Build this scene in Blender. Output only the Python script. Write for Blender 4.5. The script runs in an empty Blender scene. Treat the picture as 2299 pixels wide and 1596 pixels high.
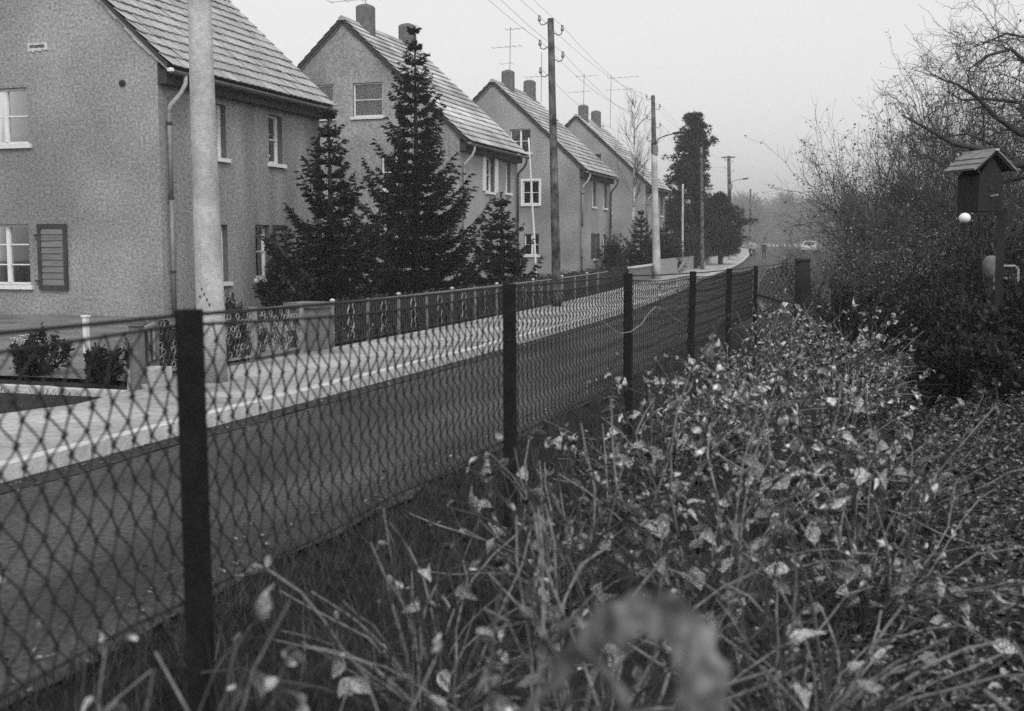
import bpy, math, random
import numpy as np
from mathutils import Vector, Matrix
R = random.Random(7)
rng = np.random.default_rng(11)
scene = bpy.context.scene
col = scene.collection
rad = math.radians

# ------------------------------------------------------------------ camera
F, CX, CY, HOR, VX, EYE = 2600.0, 1149.5, 798.0, 553.0, 2000.0, 1.55   # photo measured on a 2299 x 1596 sheet
PITCH = math.atan((CY - HOR) / F)
YAW = math.atan((VX - CX) / (F * math.cos(PITCH) + (CY - HOR) * math.sin(PITCH)))
cam = bpy.data.objects.new('camera', bpy.data.cameras.new('camera'))
col.objects.link(cam)
cam.location = (0, 0, EYE)
cam.rotation_euler = (math.pi / 2 - PITCH, 0, YAW)
cam.data.sensor_width = 36
cam.data.lens = 36 * F / 2299
cam.data.clip_start = 0.05
cam.data.clip_end = 4000
cam.data.dof.use_dof = True
cam.data.dof.focus_distance = 20
cam.data.dof.aperture_fstop = 3.3
scene.camera = cam

# ------------------------------------------------------------------ sky, sun, exposure
SUN_AZ, SUN_EL = rad(146), rad(45)          # clockwise from +Y: behind the camera, to the right
world = bpy.data.worlds.new('World')
scene.world = world
world.use_nodes = True
wt = world.node_tree
bg = wt.nodes['Background']
sky = wt.nodes.new('ShaderNodeTexSky')
sky.sky_type = 'NISHITA'
sky.sun_disc = False
sky.sun_elevation = SUN_EL
sky.sun_rotation = SUN_AZ
sky.altitude = 0
sky.air_density = 1.0
sky.dust_density = 6.0
sky.ozone_density = 1.0
bw = wt.nodes.new('ShaderNodeRGBToBW')
wt.links.new(sky.outputs[0], bw.inputs[0])
flat = wt.nodes.new('ShaderNodeMath'); flat.operation = 'POWER'; flat.inputs[1].default_value = 0.3     # overcast: the cloud evens the sky out
wt.links.new(bw.outputs[0], flat.inputs[0])
gain = wt.nodes.new('ShaderNodeMath'); gain.operation = 'MULTIPLY'; gain.inputs[1].default_value = 1.95
wt.links.new(flat.outputs[0], gain.inputs[0])
wt.links.new(gain.outputs[0], bg.inputs[0])
bg.inputs[1].default_value = 0.15
sun = bpy.data.objects.new('sun', bpy.data.lights.new('sun', 'SUN'))
col.objects.link(sun)
sun.data.energy = 0.6
sun.data.angle = rad(20)
sun.data.color = (1, 1, 1)
sd = Vector((math.sin(SUN_AZ) * math.cos(SUN_EL), math.cos(SUN_AZ) * math.cos(SUN_EL), math.sin(SUN_EL)))
sun.rotation_euler = sd.to_track_quat('Z', 'Y').to_euler()
sun.location = sd * 60
scene.view_settings.view_transform = 'Standard'
scene.view_settings.look = 'None'
scene.view_settings.gamma = 1
scene.view_settings.use_curve_mapping = False
scene.view_settings.exposure = 1.22
scene.cycles.use_denoising = False
scene.cycles.max_bounces = 6
scene.cycles.diffuse_bounces = 3
scene.cycles.volume_bounces = 0
scene.cycles.transparent_max_bounces = 8

# ------------------------------------------------------------------ photo geometry helpers
_fw = np.array([-math.sin(YAW) * math.cos(PITCH), math.cos(YAW) * math.cos(PITCH), -math.sin(PITCH)])
_rt = np.array([math.cos(YAW), math.sin(YAW), 0.0])
_up = np.cross(_rt, _fw)
def ray(x, y): return _fw * F + _rt * (x - CX) + _up * (CY - y)
def aty(x, y, Y):
    d = ray(x, y); return Vector(np.array([0, 0, EYE]) + d * Y / d[1])
def atx(x, y, X):
    d = ray(x, y); return Vector(np.array([0, 0, EYE]) + d * X / d[0])
def pix(P):
    v = np.asarray(P, float) - np.array([0, 0, EYE]); d = v @ _fw
    return CX + F * (v @ _rt) / d, CY - F * (v @ _up) / d, d
def smooth(t):
    t = max(0.0, min(1.0, t)); return t * t * (3 - 2 * t)
_gy = [-40, 0, 16, 26, 37, 50, 73, 103, 140, 200, 320]
_gx = [-5.5, -5.5, -5.5, -5.8, -6.6, -7.9, -9.9, -12.2, -15.6, -23, -42]
_yy = np.arange(-40, 321, 1.0)
_gg = np.interp(_yy, _gy, _gx)
_k = np.ones(9) / 9
_gg = np.convolve(np.pad(_gg, 4, mode='edge'), _k, mode='valid')
def kerb_x(y): return float(np.interp(y, _yy, _gg))
def gz(x, y):
    z = 0.9 * smooth((y - 75) / 80) + 0.6 * smooth((y - 150) / 200)
    z += 0.5 * smooth((x - 0.2) / 1.8) * smooth((y - 6) / 6)
    return z

# ------------------------------------------------------------------ materials (all in greys: the photograph is black and white)
def mat(name, v, rough=0.8, scale=6.0, var=0.25, detail=4, bump=0.0, bscale=None, stretch=None, spec=0.3, rnd=0.0, wear=None, coord='Object', metal=0.0):
    m = bpy.data.materials.new(name); m.use_nodes = True
    nt = m.node_tree; b = nt.nodes['Principled BSDF']
    tc = nt.nodes.new('ShaderNodeTexCoord'); src = tc.outputs[coord]
    if stretch:
        mp = nt.nodes.new('ShaderNodeMapping'); mp.inputs['Scale'].default_value = stretch
        nt.links.new(src, mp.inputs[0]); src = mp.outputs[0]
    n = nt.nodes.new('ShaderNodeTexNoise'); n.inputs['Scale'].default_value = scale; n.inputs['Detail'].default_value = detail
    n.inputs['Roughness'].default_value = 0.65
    nt.links.new(src, n.inputs['Vector'])
    cr = nt.nodes.new('ShaderNodeMapRange')
    cr.inputs['From Min'].default_value = 0.28; cr.inputs['From Max'].default_value = 0.72
    cr.inputs['To Min'].default_value = v * (1 - var); cr.inputs['To Max'].default_value = v * (1 + var)
    nt.links.new(n.outputs['Fac'], cr.inputs['Value']); out = cr.outputs[0]
    if wear:                                   # a second, larger pattern of stains
        n2 = nt.nodes.new('ShaderNodeTexNoise'); n2.inputs['Scale'].default_value = wear[0]; n2.inputs['Detail'].default_value = 6
        nt.links.new(tc.outputs[coord], n2.inputs['Vector'])
        if len(wear) > 2:
            mp2 = nt.nodes.new('ShaderNodeMapping'); mp2.inputs['Scale'].default_value = wear[2]
            nt.links.new(tc.outputs[coord], mp2.inputs[0]); nt.links.new(mp2.outputs[0], n2.inputs['Vector'])
        c2 = nt.nodes.new('ShaderNodeMapRange'); c2.inputs['From Min'].default_value = 0.35; c2.inputs['From Max'].default_value = 0.65
        c2.inputs['To Min'].default_value = 1 - wear[1]; c2.inputs['To Max'].default_value = 1 + wear[1] * 0.6
        nt.links.new(n2.outputs['Fac'], c2.inputs['Value'])
        mu = nt.nodes.new('ShaderNodeMath'); mu.operation = 'MULTIPLY'
        nt.links.new(out, mu.inputs[0]); nt.links.new(c2.outputs[0], mu.inputs[1]); out = mu.outputs[0]
    if rnd:
        oi = nt.nodes.new('ShaderNodeObjectInfo'); c3 = nt.nodes.new('ShaderNodeMapRange')
        c3.inputs['To Min'].default_value = 1 - rnd; c3.inputs['To Max'].default_value = 1 + rnd
        nt.links.new(oi.outputs['Random'], c3.inputs['Value'])
        mu = nt.nodes.new('ShaderNodeMath'); mu.operation = 'MULTIPLY'
        nt.links.new(out, mu.inputs[0]); nt.links.new(c3.outputs[0], mu.inputs[1]); out = mu.outputs[0]
    nt.links.new(out, b.inputs['Base Color'])
    b.inputs['Roughness'].default_value = rough
    b.inputs['Specular IOR Level'].default_value = spec
    b.inputs['Metallic'].default_value = metal
    if bump:
        bn = nt.nodes.new('ShaderNodeTexNoise'); bn.inputs['Scale'].default_value = bscale or scale * 3; bn.inputs['Detail'].default_value = 5
        nt.links.new(src, bn.inputs['Vector'])
        bp = nt.nodes.new('ShaderNodeBump'); bp.inputs['Strength'].default_value = bump; bp.inputs['Distance'].default_value = 0.02
        nt.links.new(bn.outputs['Fac'], bp.inputs['Height']); nt.links.new(bp.outputs[0], b.inputs['Normal'])
    return m
def leafmat(name, lo, hi, scale=30, trans=0.3, rnd=0.0, skew=0):
    m = mat(name, 0.5, 0.6, scale, 0.0, 2, rnd=rnd)
    nt = m.node_tree
    for n in nt.nodes:
        if n.type == 'MAP_RANGE' and n.inputs['From Min'].default_value > 0.2:
            n.inputs['From Min'].default_value = 0.36; n.inputs['From Max'].default_value = 0.64
            n.inputs['To Min'].default_value = lo; n.inputs['To Max'].default_value = hi
    if skew:
        mr = [n for n in nt.nodes if n.type == 'MAP_RANGE' and abs(n.inputs['From Min'].default_value - .36) < 1e-4][0]
        lk = mr.inputs['Value'].links[0].from_socket
        pre = nt.nodes.new('ShaderNodeMapRange'); pre.inputs['From Min'].default_value = .34; pre.inputs['From Max'].default_value = .66
        pw = nt.nodes.new('ShaderNodeMath'); pw.operation = 'POWER'; pw.inputs[1].default_value = skew
        nt.links.new(lk, pre.inputs['Value']); nt.links.new(pre.outputs[0], pw.inputs[0]); nt.links.new(pw.outputs[0], mr.inputs['Value'])
        mr.inputs['From Min'].default_value = 0; mr.inputs['From Max'].default_value = 1
    b = nt.nodes['Principled BSDF']; o = nt.nodes['Material Output']
    t = nt.nodes.new('ShaderNodeBsdfTranslucent'); mx = nt.nodes.new('ShaderNodeMixShader'); mx.inputs[0].default_value = trans
    nt.links.new(b.inputs['Base Color'].links[0].from_socket, t.inputs[0])
    nt.links.new(b.outputs[0], mx.inputs[1]); nt.links.new(t.outputs[0], mx.inputs[2]); nt.links.new(mx.outputs[0], o.inputs[0])
    return m
def glassmat():
    m = bpy.data.materials.new('window_glass'); m.use_nodes = True; nt = m.node_tree; nt.nodes.remove(nt.nodes['Principled BSDF'])
    tr = nt.nodes.new('ShaderNodeBsdfTransparent'); tr.inputs[0].default_value = (.85, .85, .85, 1)
    gl = nt.nodes.new('ShaderNodeBsdfGlossy'); gl.inputs['Roughness'].default_value = 0.03
    fr = nt.nodes.new('ShaderNodeFresnel'); fr.inputs[0].default_value = 1.5
    mx = nt.nodes.new('ShaderNodeMixShader')
    nt.links.new(fr.outputs[0], mx.inputs[0]); nt.links.new(tr.outputs[0], mx.inputs[1]); nt.links.new(gl.outputs[0], mx.inputs[2])
    nt.links.new(mx.outputs[0], nt.nodes['Material Output'].inputs[0])
    return m
M = dict(
    plaster=mat('roughcast_plaster', 0.3, 0.95, 15, 0.55, 8, 1.0, 22, wear=(0.4, 0.3)),
    plaster_b=mat('roughcast_plaster_shaded', 0.27, 0.95, 13, 0.55, 8, 1.0, 22, wear=(1.3, 0.26, (1, 1, 0.22))),  # darker copy of the plaster: front-wall shade put into the colour, plus streaks
    patch=mat('pale_mortar', 0.6, 0.9, 20, 0.3, bump=0.6),
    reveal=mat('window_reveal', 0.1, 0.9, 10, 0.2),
    tile=mat('clay_roof_tile', 0.46, 0.85, 14, 0.3, 6, 0.4, 60, rnd=0.2, wear=(0.7, 0.32)),
    roofbase=mat('roof_batten_felt', 0.05, 0.9, 6, 0.2),
    chimney=mat('chimney_render', 0.13, 0.95, 5, 0.4, 6, 0.8, 30),
    eave=mat('shaded_eave_board', 0.05, 0.85, 8, 0.3, stretch=(1, .1, 1)),  # board tone with the shade under the gutter painted in
    zinc=mat('weathered_zinc', 0.2, 0.6, 6, 0.3, metal=0.2),
    zincl=mat('pale_painted_zinc', 0.42, 0.7, 9, 0.25),
    white=mat('white_paint', 0.75, 0.6, 10, 0.1),
    sill=mat('white_sill', 0.7, 0.7, 12, 0.15),
    curtain=mat('net_curtain', 0.33, 0.9, 3, 0.25, stretch=(6, 6, 0.4)),
    shade=mat('window_shade', 0.55, 0.9, 3, 0.3, stretch=(5, 5, 0.3)),
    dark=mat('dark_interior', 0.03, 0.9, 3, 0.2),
    shutter=mat('dark_shutter_frame', 0.05, 0.8, 12, 0.35, stretch=(1, 1, .2)),
    slat=mat('weathered_shutter_slat', 0.17, 0.85, 10, 0.3, rnd=0.12, stretch=(.3, .3, 3)),
    glass=glassmat(),
    concrete=mat('pale_concrete_pole', 0.45, 0.9, 18, 0.26, 8, 0.5, 60, wear=(2.2, 0.24)),
    timber=mat('weathered_pole_timber', 0.12, 0.9, 7, 0.6, 8, 0.6, 30, stretch=(4, 4, .5), wear=(3.0, 0.85)),
    porcelain=mat('insulator', 0.25, 0.3, 5, 0.2),
    iron=mat('dark_iron', 0.045, 0.7, 12, 0.3),
    post=mat('tarred_post', 0.016, 0.9, 14, 0.4, 6, 0.3, 50, spec=.1),
    wire=mat('rusty_wire', 0.022, 0.75, 20, 0.3),
    paleiron=mat('pale_fence_paint', 0.27, 0.7, 14, 0.35),
    stone=mat('pillar_stone', 0.15, 0.9, 9, 0.35, 6, 0.7, 25),
    plinth=mat('pale_plinth', 0.5, 0.9, 10, 0.25, 6, 0.5, 30),
    road=mat('asphalt', 0.062, 0.85, 26, 0.85, 9, 0.9, 60, wear=(0.8, 0.55, (1.5, .4, 1)), spec=.3),
    gutter=mat('dark_gutter_setts', 0.03, 0.9, 12, 0.5, 6, 0.8, 30),
    paving=mat('pale_pavement', 0.35, 0.92, 9, 0.35, 9, 0.7, 40, wear=(0.8, 0.42)),
    kerb=mat('kerb_stone', 0.5, 0.85, 6, 0.3, 6, 0.4, 30),
    soil=mat('dark_soil', 0.018, 0.95, 5, 0.5, 8, 1.0, 22, wear=(0.6, 0.3)),
    bark=mat('dark_bark', 0.05, 0.9, 12, 0.4, 6),
    twig=mat('bare_twig', 0.07, 0.9, 8, 0.4),
    twigg=mat('grey_twig', 0.055, 0.9, 9, 0.4),
    cane=mat('pale_cane', 0.19, 0.85, 25, 0.55, 5, 0.4, 80),
    birch=mat('birch_bark', 0.55, 0.8, 4, 0.4, stretch=(1, 1, 3), wear=(3, 0.4)),
    needle=leafmat('spruce_needle', 0.006, 0.022, 4, 0.1),
    pineneedle=leafmat('pine_needle', 0.01, 0.035, 3, 0.1),
    leaf=leafmat('shrub_leaf', 0.02, 0.78, 20, 0.1, rnd=0.6, skew=2.2),
    bigleaf=leafmat('withered_leaf', 0.05, 0.2, 30, 0.1),
    litter=leafmat('fallen_leaf', 0.012, 0.34, 28, 0.1, skew=2.6),
    grass=leafmat('verge_grass_blade', 0.018, 0.085, 12, 0.3),
    dgrass=leafmat('dry_stalk', 0.05, 0.24, 10, 0.3),
    hedge=leafmat('evergreen_leaf', 0.01, 0.045, 9, 0.15),
    ball=mat('white_ball', 0.8, 0.35, 5, 0.05),
    wood=mat('dark_weathered_wood', 0.018, 0.85, 8, 0.4, stretch=(1, 1, .2)),
    shingle=mat('grey_shingle', 0.2, 0.85, 8, 0.35, stretch=(.4, 3, 3)),
    wood2=mat('pale_weathered_board', 0.4, 0.85, 8, 0.3),
    farwood=mat('far_twigs_hazed', 0.13, 0.95, 1, 0.4),  # paler than the near twigs: part of the haze is in this colour
)

# ------------------------------------------------------------------ mesh helpers
class MB:
    def __init__(s): s.v = []; s.f = []
    def quadbox(s, c):                       # eight corners: bottom four then top four
        b = len(s.v); s.v += [tuple(p) for p in c]
        s.f += [(b, b+3, b+2, b+1), (b+4, b+5, b+6, b+7), (b, b+1, b+5, b+4), (b+1, b+2, b+6, b+5), (b+2, b+3, b+7, b+6), (b+3, b, b+4, b+7)]
        return s
    def box(s, x0, x1, y0, y1, z0, z1):
        return s.quadbox([(x0,y0,z0),(x1,y0,z0),(x1,y1,z0),(x0,y1,z0),(x0,y0,z1),(x1,y0,z1),(x1,y1,z1),(x0,y1,z1)])
    def pbox(s, P, u0, u1, v0, v1, d0, d1):
        return s.quadbox([P(u0,v0,d0),P(u1,v0,d0),P(u1,v0,d1),P(u0,v0,d1),P(u0,v1,d0),P(u1,v1,d0),P(u1,v1,d1),P(u0,v1,d1)])
    def bar(s, a, b, w, h=None):
        a, b = Vector(a), Vector(b); d = (b - a).normalized(); h = h or w
        u = d.cross(Vector((0, 0, 1))); u = u.normalized() if u.length > 1e-4 else Vector((1, 0, 0)); n = u.cross(d)
        u *= w / 2; n *= h / 2
        return s.quadbox([a-u-n, a+u-n, a+u+n, a-u+n, b-u-n, b+u-n, b+u+n, b-u+n])
    def poly(s, pts):
        b = len(s.v); s.v += [tuple(p) for p in pts]; s.f.append(tuple(range(b, b + len(pts)))); return s
    def tube(s, pts, rads, n=6, cap=True):
        pts = [Vector(p) for p in pts]
        if not hasattr(rads, '__len__'): rads = [rads] * len(pts)
        b0 = len(s.v); ref = None
        for i, p in enumerate(pts):
            d = (pts[min(i+1, len(pts)-1)] - pts[max(i-1, 0)]).normalized()
            if ref is None:
                ref = d.orthogonal().normalized()
            ref = (ref - d * ref.dot(d)); ref = ref.normalized() if ref.length > 1e-5 else d.orthogonal().normalized()
            q = d.cross(ref)
            for k in range(n):
                a = 2 * math.pi * k / n; s.v.append(tuple(p + (ref * math.cos(a) + q * math.sin(a)) * rads[i]))
        for i in range(len(pts) - 1):
            for k in range(n):
                a = b0 + i*n + k; c = b0 + i*n + (k+1) % n; s.f.append((a, c, c+n, a+n))
        if cap:
            s.f.append(tuple(b0 + k for k in range(n))[::-1]); s.f.append(tuple(b0 + (len(pts)-1)*n + k for k in range(n)))
        return s
    def ring(s, c, r, t, ax1, ax2, n=10, m=4):
        pts = [Vector(c) + Vector(ax1) * (r * math.cos(2*math.pi*k/n)) + Vector(ax2) * (r * math.sin(2*math.pi*k/n)) for k in range(n + 1)]
        return s.tube(pts, t, m, False)
    def lathe(s, c, prof, n=12):
        b0 = len(s.v); c = Vector(c)
        for r, z in prof:
            for k in range(n):
                a = 2*math.pi*k/n; s.v.append((c.x + r*math.cos(a), c.y + r*math.sin(a), c.z + z))
        for i in range(len(prof)-1):
            for k in range(n):
                a = b0+i*n+k; d = b0+i*n+(k+1) % n; s.f.append((a, d, d+n, a+n))
        s.f.append(tuple(b0+k for k in range(n))[::-1]); s.f.append(tuple(b0+(len(prof)-1)*n+k for k in range(n)))
        return s
    def build(s, name, m, parent=None, smooth_=False):
        me = bpy.data.meshes.new(name); me.from_pydata(s.v, [], s.f); me.update()
        return link(name, me, m, parent, smooth_)
def link(name, me, m, parent=None, smooth_=False):
    o = bpy.data.objects.new(name, me); col.objects.link(o)
    if m is not None and not me.materials: me.materials.append(M[m] if isinstance(m, str) else m)
    if smooth_: me.polygons.foreach_set('use_smooth', [True] * len(me.polygons))
    if parent:
        o.parent = parent
        if parent.type == 'EMPTY': o.matrix_parent_inverse = Matrix.Translation(-parent.location)
    return o
def np_mesh(name, V, Fc):
    V = np.asarray(V, np.float32).reshape(-1, 3); Fc = np.asarray(Fc, np.int32); k = Fc.shape[1]
    me = bpy.data.meshes.new(name); me.vertices.add(len(V)); me.vertices.foreach_set('co', V.ravel())
    me.loops.add(Fc.size); me.loops.foreach_set('vertex_index', Fc.ravel())
    me.polygons.add(len(Fc)); me.polygons.foreach_set('loop_start', np.arange(0, Fc.size, k, dtype=np.int32))
    me.update(calc_edges=True); me.validate(); return me
def sticks(segs):
    """segs: rows of x0 y0 z0 x1 y1 z1 r0 r1 -> three-sided tapered prisms"""
    S = np.asarray(segs, float); A, B = S[:, :3], S[:, 3:6]; d = B - A
    d /= np.linalg.norm(d, axis=1, keepdims=True) + 1e-9
    h = np.where(np.abs(d[:, 2:3]) > 0.9, np.array([[1., 0, 0]]), np.array([[0, 0, 1.]]))
    u = np.cross(d, h); u /= np.linalg.norm(u, axis=1, keepdims=True); w = np.cross(d, u)
    V = np.zeros((len(S), 6, 3))
    for k in range(3):
        a = 2 * math.pi * k / 3; e = u * math.cos(a) + w * math.sin(a)
        V[:, k] = A + e * S[:, 6:7]; V[:, 3 + k] = B + e * S[:, 7:8]
    q = np.array([[0, 1, 4, 3], [1, 2, 5, 4], [2, 0, 3, 5]])
    Fc = (np.arange(len(S))[:, None, None] * 6 + q[None]).reshape(-1, 4)
    return V.reshape(-1, 3), Fc
def blades(base, direc, length, width, normal=None):
    """flat tapered leaves: base, unit direction, length, width (arrays) -> kite quads"""
    n = len(base); r = rng.normal(size=(n, 3)) if normal is None else normal
    side = np.cross(direc, r); side /= np.linalg.norm(side, axis=1, keepdims=True) + 1e-9
    V = np.zeros((n, 4, 3)); L = length[:, None]; W = width[:, None]
    V[:, 0] = base; V[:, 1] = base + direc * L * .45 + side * W / 2; V[:, 2] = base + direc * L; V[:, 3] = base + direc * L * .45 - side * W / 2
    Fc = np.arange(n)[:, None] * 4 + np.arange(4)[None]
    return V.reshape(-1, 3), Fc
def thing(name, label, cat, loc=(0, 0, 0), group=None):
    o = bpy.data.objects.new(name, None); col.objects.link(o); o.location = loc; o.empty_display_size = 0.2
    return tag(o, label, cat, group)
def tag(o, label, cat, group=None):
    o['label'] = label; o['category'] = cat
    if group: o['group'] = group
    return o
def kind(o, k): o['kind'] = k; return o
def unit(v): return v / (np.linalg.norm(v) + 1e-9)

# ------------------------------------------------------------------ ground, road, pavement
def axis(parts):
    a = []
    for lo, hi, st in parts: a += list(np.arange(lo, hi, st))
    return sorted(set(round(x, 3) for x in a))
gx = axis([(-600, -100, 50), (-100, -30, 10), (-30, -8, 2), (-8, 8, .4), (8, 40, 4), (40, 100, 10), (100, 601, 50)])
gyv = axis([(-60, -4, 8), (-4, 20, .4), (20, 180, 2.5), (180, 400, 10), (400, 1001, 60)])
V = []
for y in gyv:
    for x in gx:
        kx = kerb_x(y) if y < 320 else -42
        under = kx - 2.3 < x < kx + 3.2
        rough = 0 if under or y > 60 else 0.03 * math.sin(x * 5.1 + y * 3.7) * math.sin(y * 4.3 - x * 2.2)
        V.append((x, y, gz(x, y) - 0.04 + rough * (1 if x > -2.2 else .4)))
nx = len(gx)
Fc = [(j*nx+i, j*nx+i+1, (j+1)*nx+i+1, (j+1)*nx+i) for j in range(len(gyv)-1) for i in range(nx-1)]
kind(link('ground', np_mesh('ground', V, Fc), 'soil', smooth_=True), 'structure')
def strip(name, xa, xb, dz, m, y0=-10, y1=318, n=6, st=1.0, jag=None):
    V = []; ys = np.arange(y0, y1, st)
    for y in ys:
        for i in range(n + 1):
            t = i / n; a, b = xa(y), xb(y); x = a + (b - a) * t
            V.append((x, y, gz(x, y) + dz))
    Fc = [(j*(n+1)+i, j*(n+1)+i+1, (j+1)*(n+1)+i+1, (j+1)*(n+1)+i) for j in range(len(ys)-1) for i in range(n)]
    return kind(link(name, np_mesh(name, V, Fc), m), 'structure')
def road_r(y):                                # ragged asphalt edge against the verge
    return kerb_x(y) + 2.68 + (0.03 * math.sin(y * 2.3) + 0.03 * math.sin(y * 5.9 + 1)) + max(0, y - 60) * 0.02
strip('road', lambda y: kerb_x(y) + 0.24, road_r, 0.0, 'road', st=.5)
strip('gutter', lambda y: kerb_x(y) + 0.0, lambda y: kerb_x(y) + 0.25 + 0.03 * math.sin(y * 3.1), 0.006, 'gutter', n=2, st=.5)
def pave_in(y):
    w = 2.06
    if y < 10.4: w = 1.72 + 0.09 * math.sin(y * 1.9) + 0.06 * math.sin(y * 4.7 + 1)
    return kerb_x(y) - w
strip('pavement', pave_in, lambda y: kerb_x(y) - 0.13, 0.105, 'paving', st=.4)
mb = MB(); ys = np.arange(-10, 318, 1.0)
for a, b in zip(ys[:-1], ys[1:]):
    ja, jb = R.uniform(-.004, .004), R.uniform(-.004, .004)
    g = 0.006 if a < 40 else 0
    A, B = a + g, b - g
    xa, xb = kerb_x(a), kerb_x(b); za, zb = gz(xa, a), gz(xb, b)
    mb.quadbox([(xa-.14,A,za-.1),(xa+ja,A,za-.1),(xb+ja,B,zb-.1),(xb-.14,B,zb-.1),(xa-.14,A,za+.118+jb),(xa+ja-.015,A,za+.118+jb),(xb+ja-.015,B,zb+.118+jb),(xb-.14,B,zb+.118+jb)])
kind(mb.build('kerb', 'kerb'), 'structure')
mb = MB()                                     # pavement skirt so the slab has a real edge on the garden side
for a, b in zip(np.arange(-10, 317, .4)[:-1], np.arange(-10, 317, .4)[1:]):
    mb.poly([(pave_in(a), a, -.05 + gz(-8, a)), (pave_in(b), b, -.05 + gz(-8, b)), (pave_in(b), b, .105 + gz(pave_in(b), b)), (pave_in(a), a, .105 + gz(pave_in(a), a))])
kind(mb.build('pavement_edge', 'paving'), 'structure')

M['gravel'] = mat('yard_gravel', .17, .95, 14, .5, 8, .8, 40, wear=(.8, .4))
yard = MB(); gxs = np.linspace(-26, -8.3, 15); gys = np.linspace(11.2, 21.55, 15)
for i in range(14):
    for j in range(14): yard.poly([(gxs[i], gys[j], .012), (gxs[i+1], gys[j], .012), (gxs[i+1], gys[j+1], .012), (gxs[i], gys[j+1], .012)])
kind(yard.build('yard', 'gravel'), 'structure')

# ------------------------------------------------------------------ houses
XF, XB, XR, ZE, SL = -15.0, -24.2, -19.6, 5.37, 0.927      # front wall, back wall, ridge, eave height at X=-14.6, slope
def roofz(x): return ZE + (min(-14.6 - x, x + 24.6)) * SL
TH = math.atan(SL)
def sheet(mb, P, u0, u1, top, kinks, holes, depth, rev):
    us = sorted(set([u0, u1] + kinks + [h[0] for h in holes] + [h[1] for h in holes]))
    for a, b in zip(us[:-1], us[1:]):
        hs = sorted([h for h in holes if h[0] <= a + 1e-6 and h[1] >= b - 1e-6], key=lambda h: h[2])
        v = -0.1
        for h in hs:
            mb.poly([P(a, v, 0), P(b, v, 0), P(b, h[2], 0), P(a, h[2], 0)]); v = h[3]
        mb.poly([P(a, v, 0), P(b, v, 0), P(b, top(b), 0), P(a, top(a), 0)])
    for (a, b, c, d) in [h[:4] for h in holes]:
        rev.append(MB())
        for q in ([(a,c),(b,c)], [(b,c),(b,d)], [(b,d),(a,d)], [(a,d),(a,c)]):
            rev[-1].poly([P(*q[0], 0), P(*q[1], 0), P(*q[1], -depth), P(*q[0], -depth)])
def window(house, P, h, depth, style='single', curtain=None, sill=True, bars=1):
    a, b, c, d = h[:4]; d0, d1 = -depth - .04, -depth + .02; fw = 0.055
    mb = MB()
    mb.pbox(P, a, a+fw, c, d, d0, d1).pbox(P, b-fw, b, c, d, d0, d1).pbox(P, a+fw, b-fw, c, c+fw, d0, d1).pbox(P, a+fw, b-fw, d-fw, d, d0, d1)
    w = mb.build('window', 'white', house)
    MB().pbox(P, a+fw*.6, b-fw*.6, c+fw*.6, d-fw*.6, d0+.018, d0+.022).build('pane', 'glass', w)
    if style == 'double':
        m = (a + b) / 2; MB().pbox(P, m-.045, m+.045, c+fw, d-fw, d0, d1+.012).build('mullion', 'white', w)
        spans = [(a+fw, m-.06), (m+.06, b-fw)]
    else: spans = [(a+fw, b-fw)]
    for sa, sb in spans:
        for k in range(bars):
            z = c + (d - c) * (k + 1) / (bars + 1); MB().pbox(P, sa, sb, z-.014, z+.014, d0+.024, d1-.006).build('glazing_bar', 'white', w)
    MB().poly([P(a-.3, c-.3, -depth-.9), P(b+.3, c-.3, -depth-.9), P(b+.3, d+.3, -depth-.9), P(a-.3, d+.3, -depth-.9)]).build('room_shade_sheet', 'dark', w)  # near-black sheet standing in for the unlit room behind the glass
    if curtain:
        mb = MB(); n = 26
        for (ca, cb, cc, cd) in curtain:
            A, B = a + (b-a)*ca, a + (b-a)*cb; C_, D_ = c + (d-c)*cc, c + (d-c)*cd
            for k in range(n):
                p, q = A + (B-A)*k/n, A + (B-A)*(k+1)/n; e = [.018*math.sin(k*1.9), .018*math.sin((k+1)*1.9)]
                mb.poly([P(p, C_, -depth-.09+e[0]), P(q, C_, -depth-.09+e[1]), P(q, D_, -depth-.09+e[1]), P(p, D_, -depth-.09+e[0])])
        mb.build('curtain', 'curtain' if style != 'shade' else 'shade', w)
    if sill: MB().pbox(P, a-.09, b+.09, c-.1, c-.008, -depth+.03, .075).build('sill', 'sill', w)
    return w
def shutter(house, P, a, b, c, d, nsl=9, tilt=.0, label=None):
    t = .09; d0, d1 = .03, .075; mb = MB()
    mb.pbox(P, a, a+t, c, d, d0, d1).pbox(P, b-t, b, c, d, d0, d1).pbox(P, a+t, b-t, c, c+t*1.1, d0, d1).pbox(P, a+t, b-t, d-t, d, d0, d1)
    s = mb.build('shutter', 'shutter', house); me = None; H = (d - c - 2.1*t) / nsl
    for k in range(nsl):
        z = c + 1.1*t + H*k
        MB().quadbox([P(a+t,z+.004,d0-.004),P(b-t,z+.004,d0-.004),P(b-t,z+.004,d0+.03),P(a+t,z+.004,d0+.03),P(a+t,z+H-.006,d0-.01),P(b-t,z+H-.006,d0-.01),P(b-t,z+H-.006,d0+.012),P(a+t,z+H-.006,d0+.012)]).build('slat', 'slat', s)
    for z in (c + .2, d - .25):
        MB().pbox(P, a-.09, a+.03, z-.02, z+.02, .01, .085).build('hinge', 'iron', s)
    if label: s['label'] = label
    return s
TW, TL = 0.262, 0.367
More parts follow.
